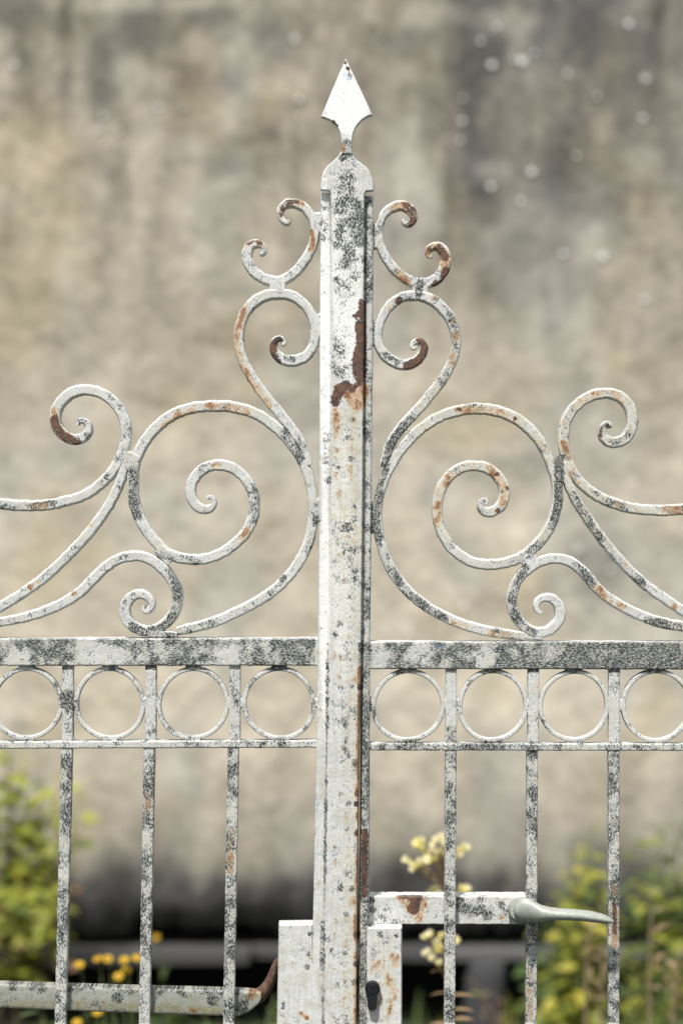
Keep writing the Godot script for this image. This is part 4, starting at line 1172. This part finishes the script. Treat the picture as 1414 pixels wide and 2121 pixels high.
	for q in [[1050, 2050, 1068], [1062, 2060, 1080], [1040, 2080, 1055], [1075, 2090, 1085], [925, 2080, 920], [910, 2100, 905]]:
		var tip := far_at(q[0], q[1], 4.1)
		var b := far_at(q[2], 2121, 4.1)
		b.y = 0
		var len_ := b.distance_to(tip)
		put_leaf(blades, "blade", b, tip - b, len_, M.leaf_lime, M.blade)
	# weathered stump
	var stump := thing("wooden_stump", "weathered grey wooden stump under the ledge, right of the pale flowers", "stump", Vector3(0.375, 0, -2.95))
	var rings := []
	for q in [[0.0, 0.064], [0.06, 0.058], [0.13, 0.056], [0.22, 0.053], [0.3, 0.05], [0.34, 0.043], [0.347, 0.02]]:
		rings.append([Vector3(0.375 + 0.008 * sin(q[0] * 20.0), q[0], -2.95), Vector3(q[1], 0, 0.006), Vector3(0.004, 0, q[1])])
	obj("trunk", loft(rings, 14), M.stump, stump)

# ---------------------------------------------------------------- the whole
func _ready() -> void:
	# camera, sky, sun, exposure
	var cam := Camera3D.new()
	cam.name = "camera"
	var lens := CameraAttributesPhysical.new()
	lens.frustum_focal_length = 72.0
	lens.frustum_focus_distance = DIST + 0.004
	lens.exposure_aperture = 2.7
	cam.attributes = lens
	add_child(cam)
	cam.position = Vector3(0, EYE, DIST)
	cam.near = 0.05
	cam.far = 400.0
	cam.fov = rad_to_deg(2.0 * atan(2121.0 * S * 0.5 / DIST))
	var env := Environment.new()
	env.background_mode = Environment.BG_SKY
	var sky := ProceduralSkyMaterial.new()
	sky.sky_top_color = Color(0.93, 0.96, 1.0)
	sky.sky_horizon_color = Color(0.74, 0.75, 0.76)
	sky.sky_curve = 0.4
	sky.ground_bottom_color = Color(0.24, 0.235, 0.2)
	sky.ground_horizon_color = Color(0.36, 0.36, 0.33)
	sky.sun_angle_max = 20.0
	sky.sky_energy_multiplier = 0.75
	sky.ground_energy_multiplier = 0.5
	env.sky = Sky.new()
	env.sky.sky_material = sky
	env.tonemap_mode = Environment.TONE_MAPPER_LINEAR
	env.tonemap_exposure = 1.74
	env.sdfgi_enabled = true
	env.ssao_enabled = true
	env.ssil_enabled = true
	var we := WorldEnvironment.new()
	we.name = "environment"
	we.environment = env
	add_child(we)
	var sun := DirectionalLight3D.new()
	sun.name = "sun"
	sun.light_energy = 1.0
	sun.light_color = Color(1.0, 0.985, 0.955)
	sun.light_angular_distance = 5.0
	sun.shadow_enabled = true
	add_child(sun)
	sun.look_at_from_position(Vector3(-0.22, 1.1, 0.6), Vector3.ZERO)

	rng.seed = 20
	wob.seed = 3
	wob.frequency = 0.05
	wob.fractal_octaves = 2
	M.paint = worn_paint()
	M.paint_shaded = M.paint.duplicate()
	M.paint_shaded.albedo_color = Color(0.74, 0.75, 0.72)  # gate paint darkened in colour for the weaker light on the pull bar
	M.rust = plain(Color(0.19, 0.125, 0.085), 0.9)
	M.rust.albedo_texture = rough_patches(Color(0.45, 0.35, 0.32), Color(1, 1, 1), 0.04)
	M.rust.uv1_triplanar = true
	M.rust.uv1_scale = Vector3(12, 12, 12)
	M.alloy = plain(Color(0.47, 0.49, 0.455), 0.45, 0.15)
	M.alloy.albedo_texture = rough_patches(Color(0.78, 0.78, 0.75), Color(1, 1, 1), 0.03)
	M.alloy.uv1_triplanar = true
	M.alloy.uv1_scale = Vector3(14, 30, 14)
	M.lock = plain(Color(0.016, 0.018, 0.021), 0.45, 0.3)
	M.black = plain(Color(0.008, 0.008, 0.009), 0.8)
	M.stone = plain(Color(0.2, 0.19, 0.17), 0.95)
	M.recess_shade = plain(Color(0.008, 0.008, 0.008), 1.0)  # near black, puts the shade of the recess into the footing colour
	M.slab = plain(Color(0.11, 0.108, 0.108), 0.95)
	M.slab2 = plain(Color(0.07, 0.068, 0.068), 0.95)
	M.fleck = plain(Color(0.85, 0.85, 0.83), 0.6)
	M.fleck2 = plain(Color(0.6, 0.6, 0.57), 0.7)
	M.leaf_lime = leaf_mat(Color(0.2, 0.215, 0.025))
	M.leaf_mid = leaf_mat(Color(0.075, 0.11, 0.02))
	M.leaf_dark = leaf_mat(Color(0.045, 0.085, 0.02))
	M.leaf_yellow = leaf_mat(Color(0.34, 0.3, 0.04))
	M.leaf_pale = leaf_mat(Color(0.29, 0.3, 0.06))
	M.leaf_olive = leaf_mat(Color(0.18, 0.185, 0.03))
	M.leaf_red = leaf_mat(Color(0.14, 0.075, 0.04))
	M.leaf_dry = leaf_mat(Color(0.28, 0.19, 0.1))
	M.straw = plain(Color(0.27, 0.2, 0.12), 0.8)
	M.stem = plain(Color(0.09, 0.11, 0.035), 0.8)
	M.twig = plain(Color(0.1, 0.07, 0.045), 0.9)
	M.yellow = leaf_mat(Color(0.62, 0.42, 0.01))
	M.amber = plain(Color(0.5, 0.22, 0.01), 0.8)
	M.cream = leaf_mat(Color(0.82, 0.75, 0.54))
	M.lemon = leaf_mat(Color(0.78, 0.68, 0.34))
	M.stump = plain(Color(0.045, 0.045, 0.05), 0.95)
	M.blade = leaf_mesh(1.0, 0.035, 0.0, 0.3)

	# ground
	var ground := MeshInstance3D.new()
	ground.name = "ground"
	var pm := PlaneMesh.new()
	pm.size = Vector2(240, 240)
	ground.mesh = pm
	var gm := plain(Color(0.05, 0.055, 0.03), 1.0)
	var gn := FastNoiseLite.new()
	gn.seed = 5
	gn.frequency = 0.02
	var gt := NoiseTexture2D.new()
	gt.noise = gn
	gt.width = 256
	gt.height = 256
	gt.seamless = true
	var ramp := Gradient.new()
	ramp.set_color(0, Color(0.55, 0.55, 0.5))
	ramp.set_color(1, Color(1, 1, 1))
	gt.color_ramp = ramp
	gm.albedo_texture = gt
	gm.uv1_triplanar = true
	gm.uv1_world_triplanar = true
	ground.material_override = gm
	ground.set_meta("kind", "structure")
	add_child(ground)

	var blades := MultiMesh.new()
	blades.transform_format = MultiMesh.TRANSFORM_3D
	blades.mesh = leaf_mesh(1.0, 0.05, 0.25, 0.2)
	blades.instance_count = 9000
	for k in 9000:
		var tall := rng.randf_range(0.05, 0.17)
		var turn := Basis(Vector3.UP, rng.randf() * TAU) * Basis(Vector3.RIGHT, -1.35 + rng.randf_range(-0.3, 0.3))
		blades.set_instance_transform(k, Transform3D(turn.scaled(Vector3.ONE * tall), Vector3(rng.randf_range(-3, 3), 0, rng.randf_range(-3.5, 0.8))))
	var grass := MultiMeshInstance3D.new()
	grass.name = "grass"
	grass.multimesh = blades
	grass.material_override = M.leaf_mid
	grass.set_meta("kind", "stuff")
	grass.set_meta("label", "rough grass on the ground between the gate and the wall")
	grass.set_meta("category", "grass")
	add_child(grass)

	build_wall()
	build_left_leaf()
	build_right_leaf()
	build_plants()
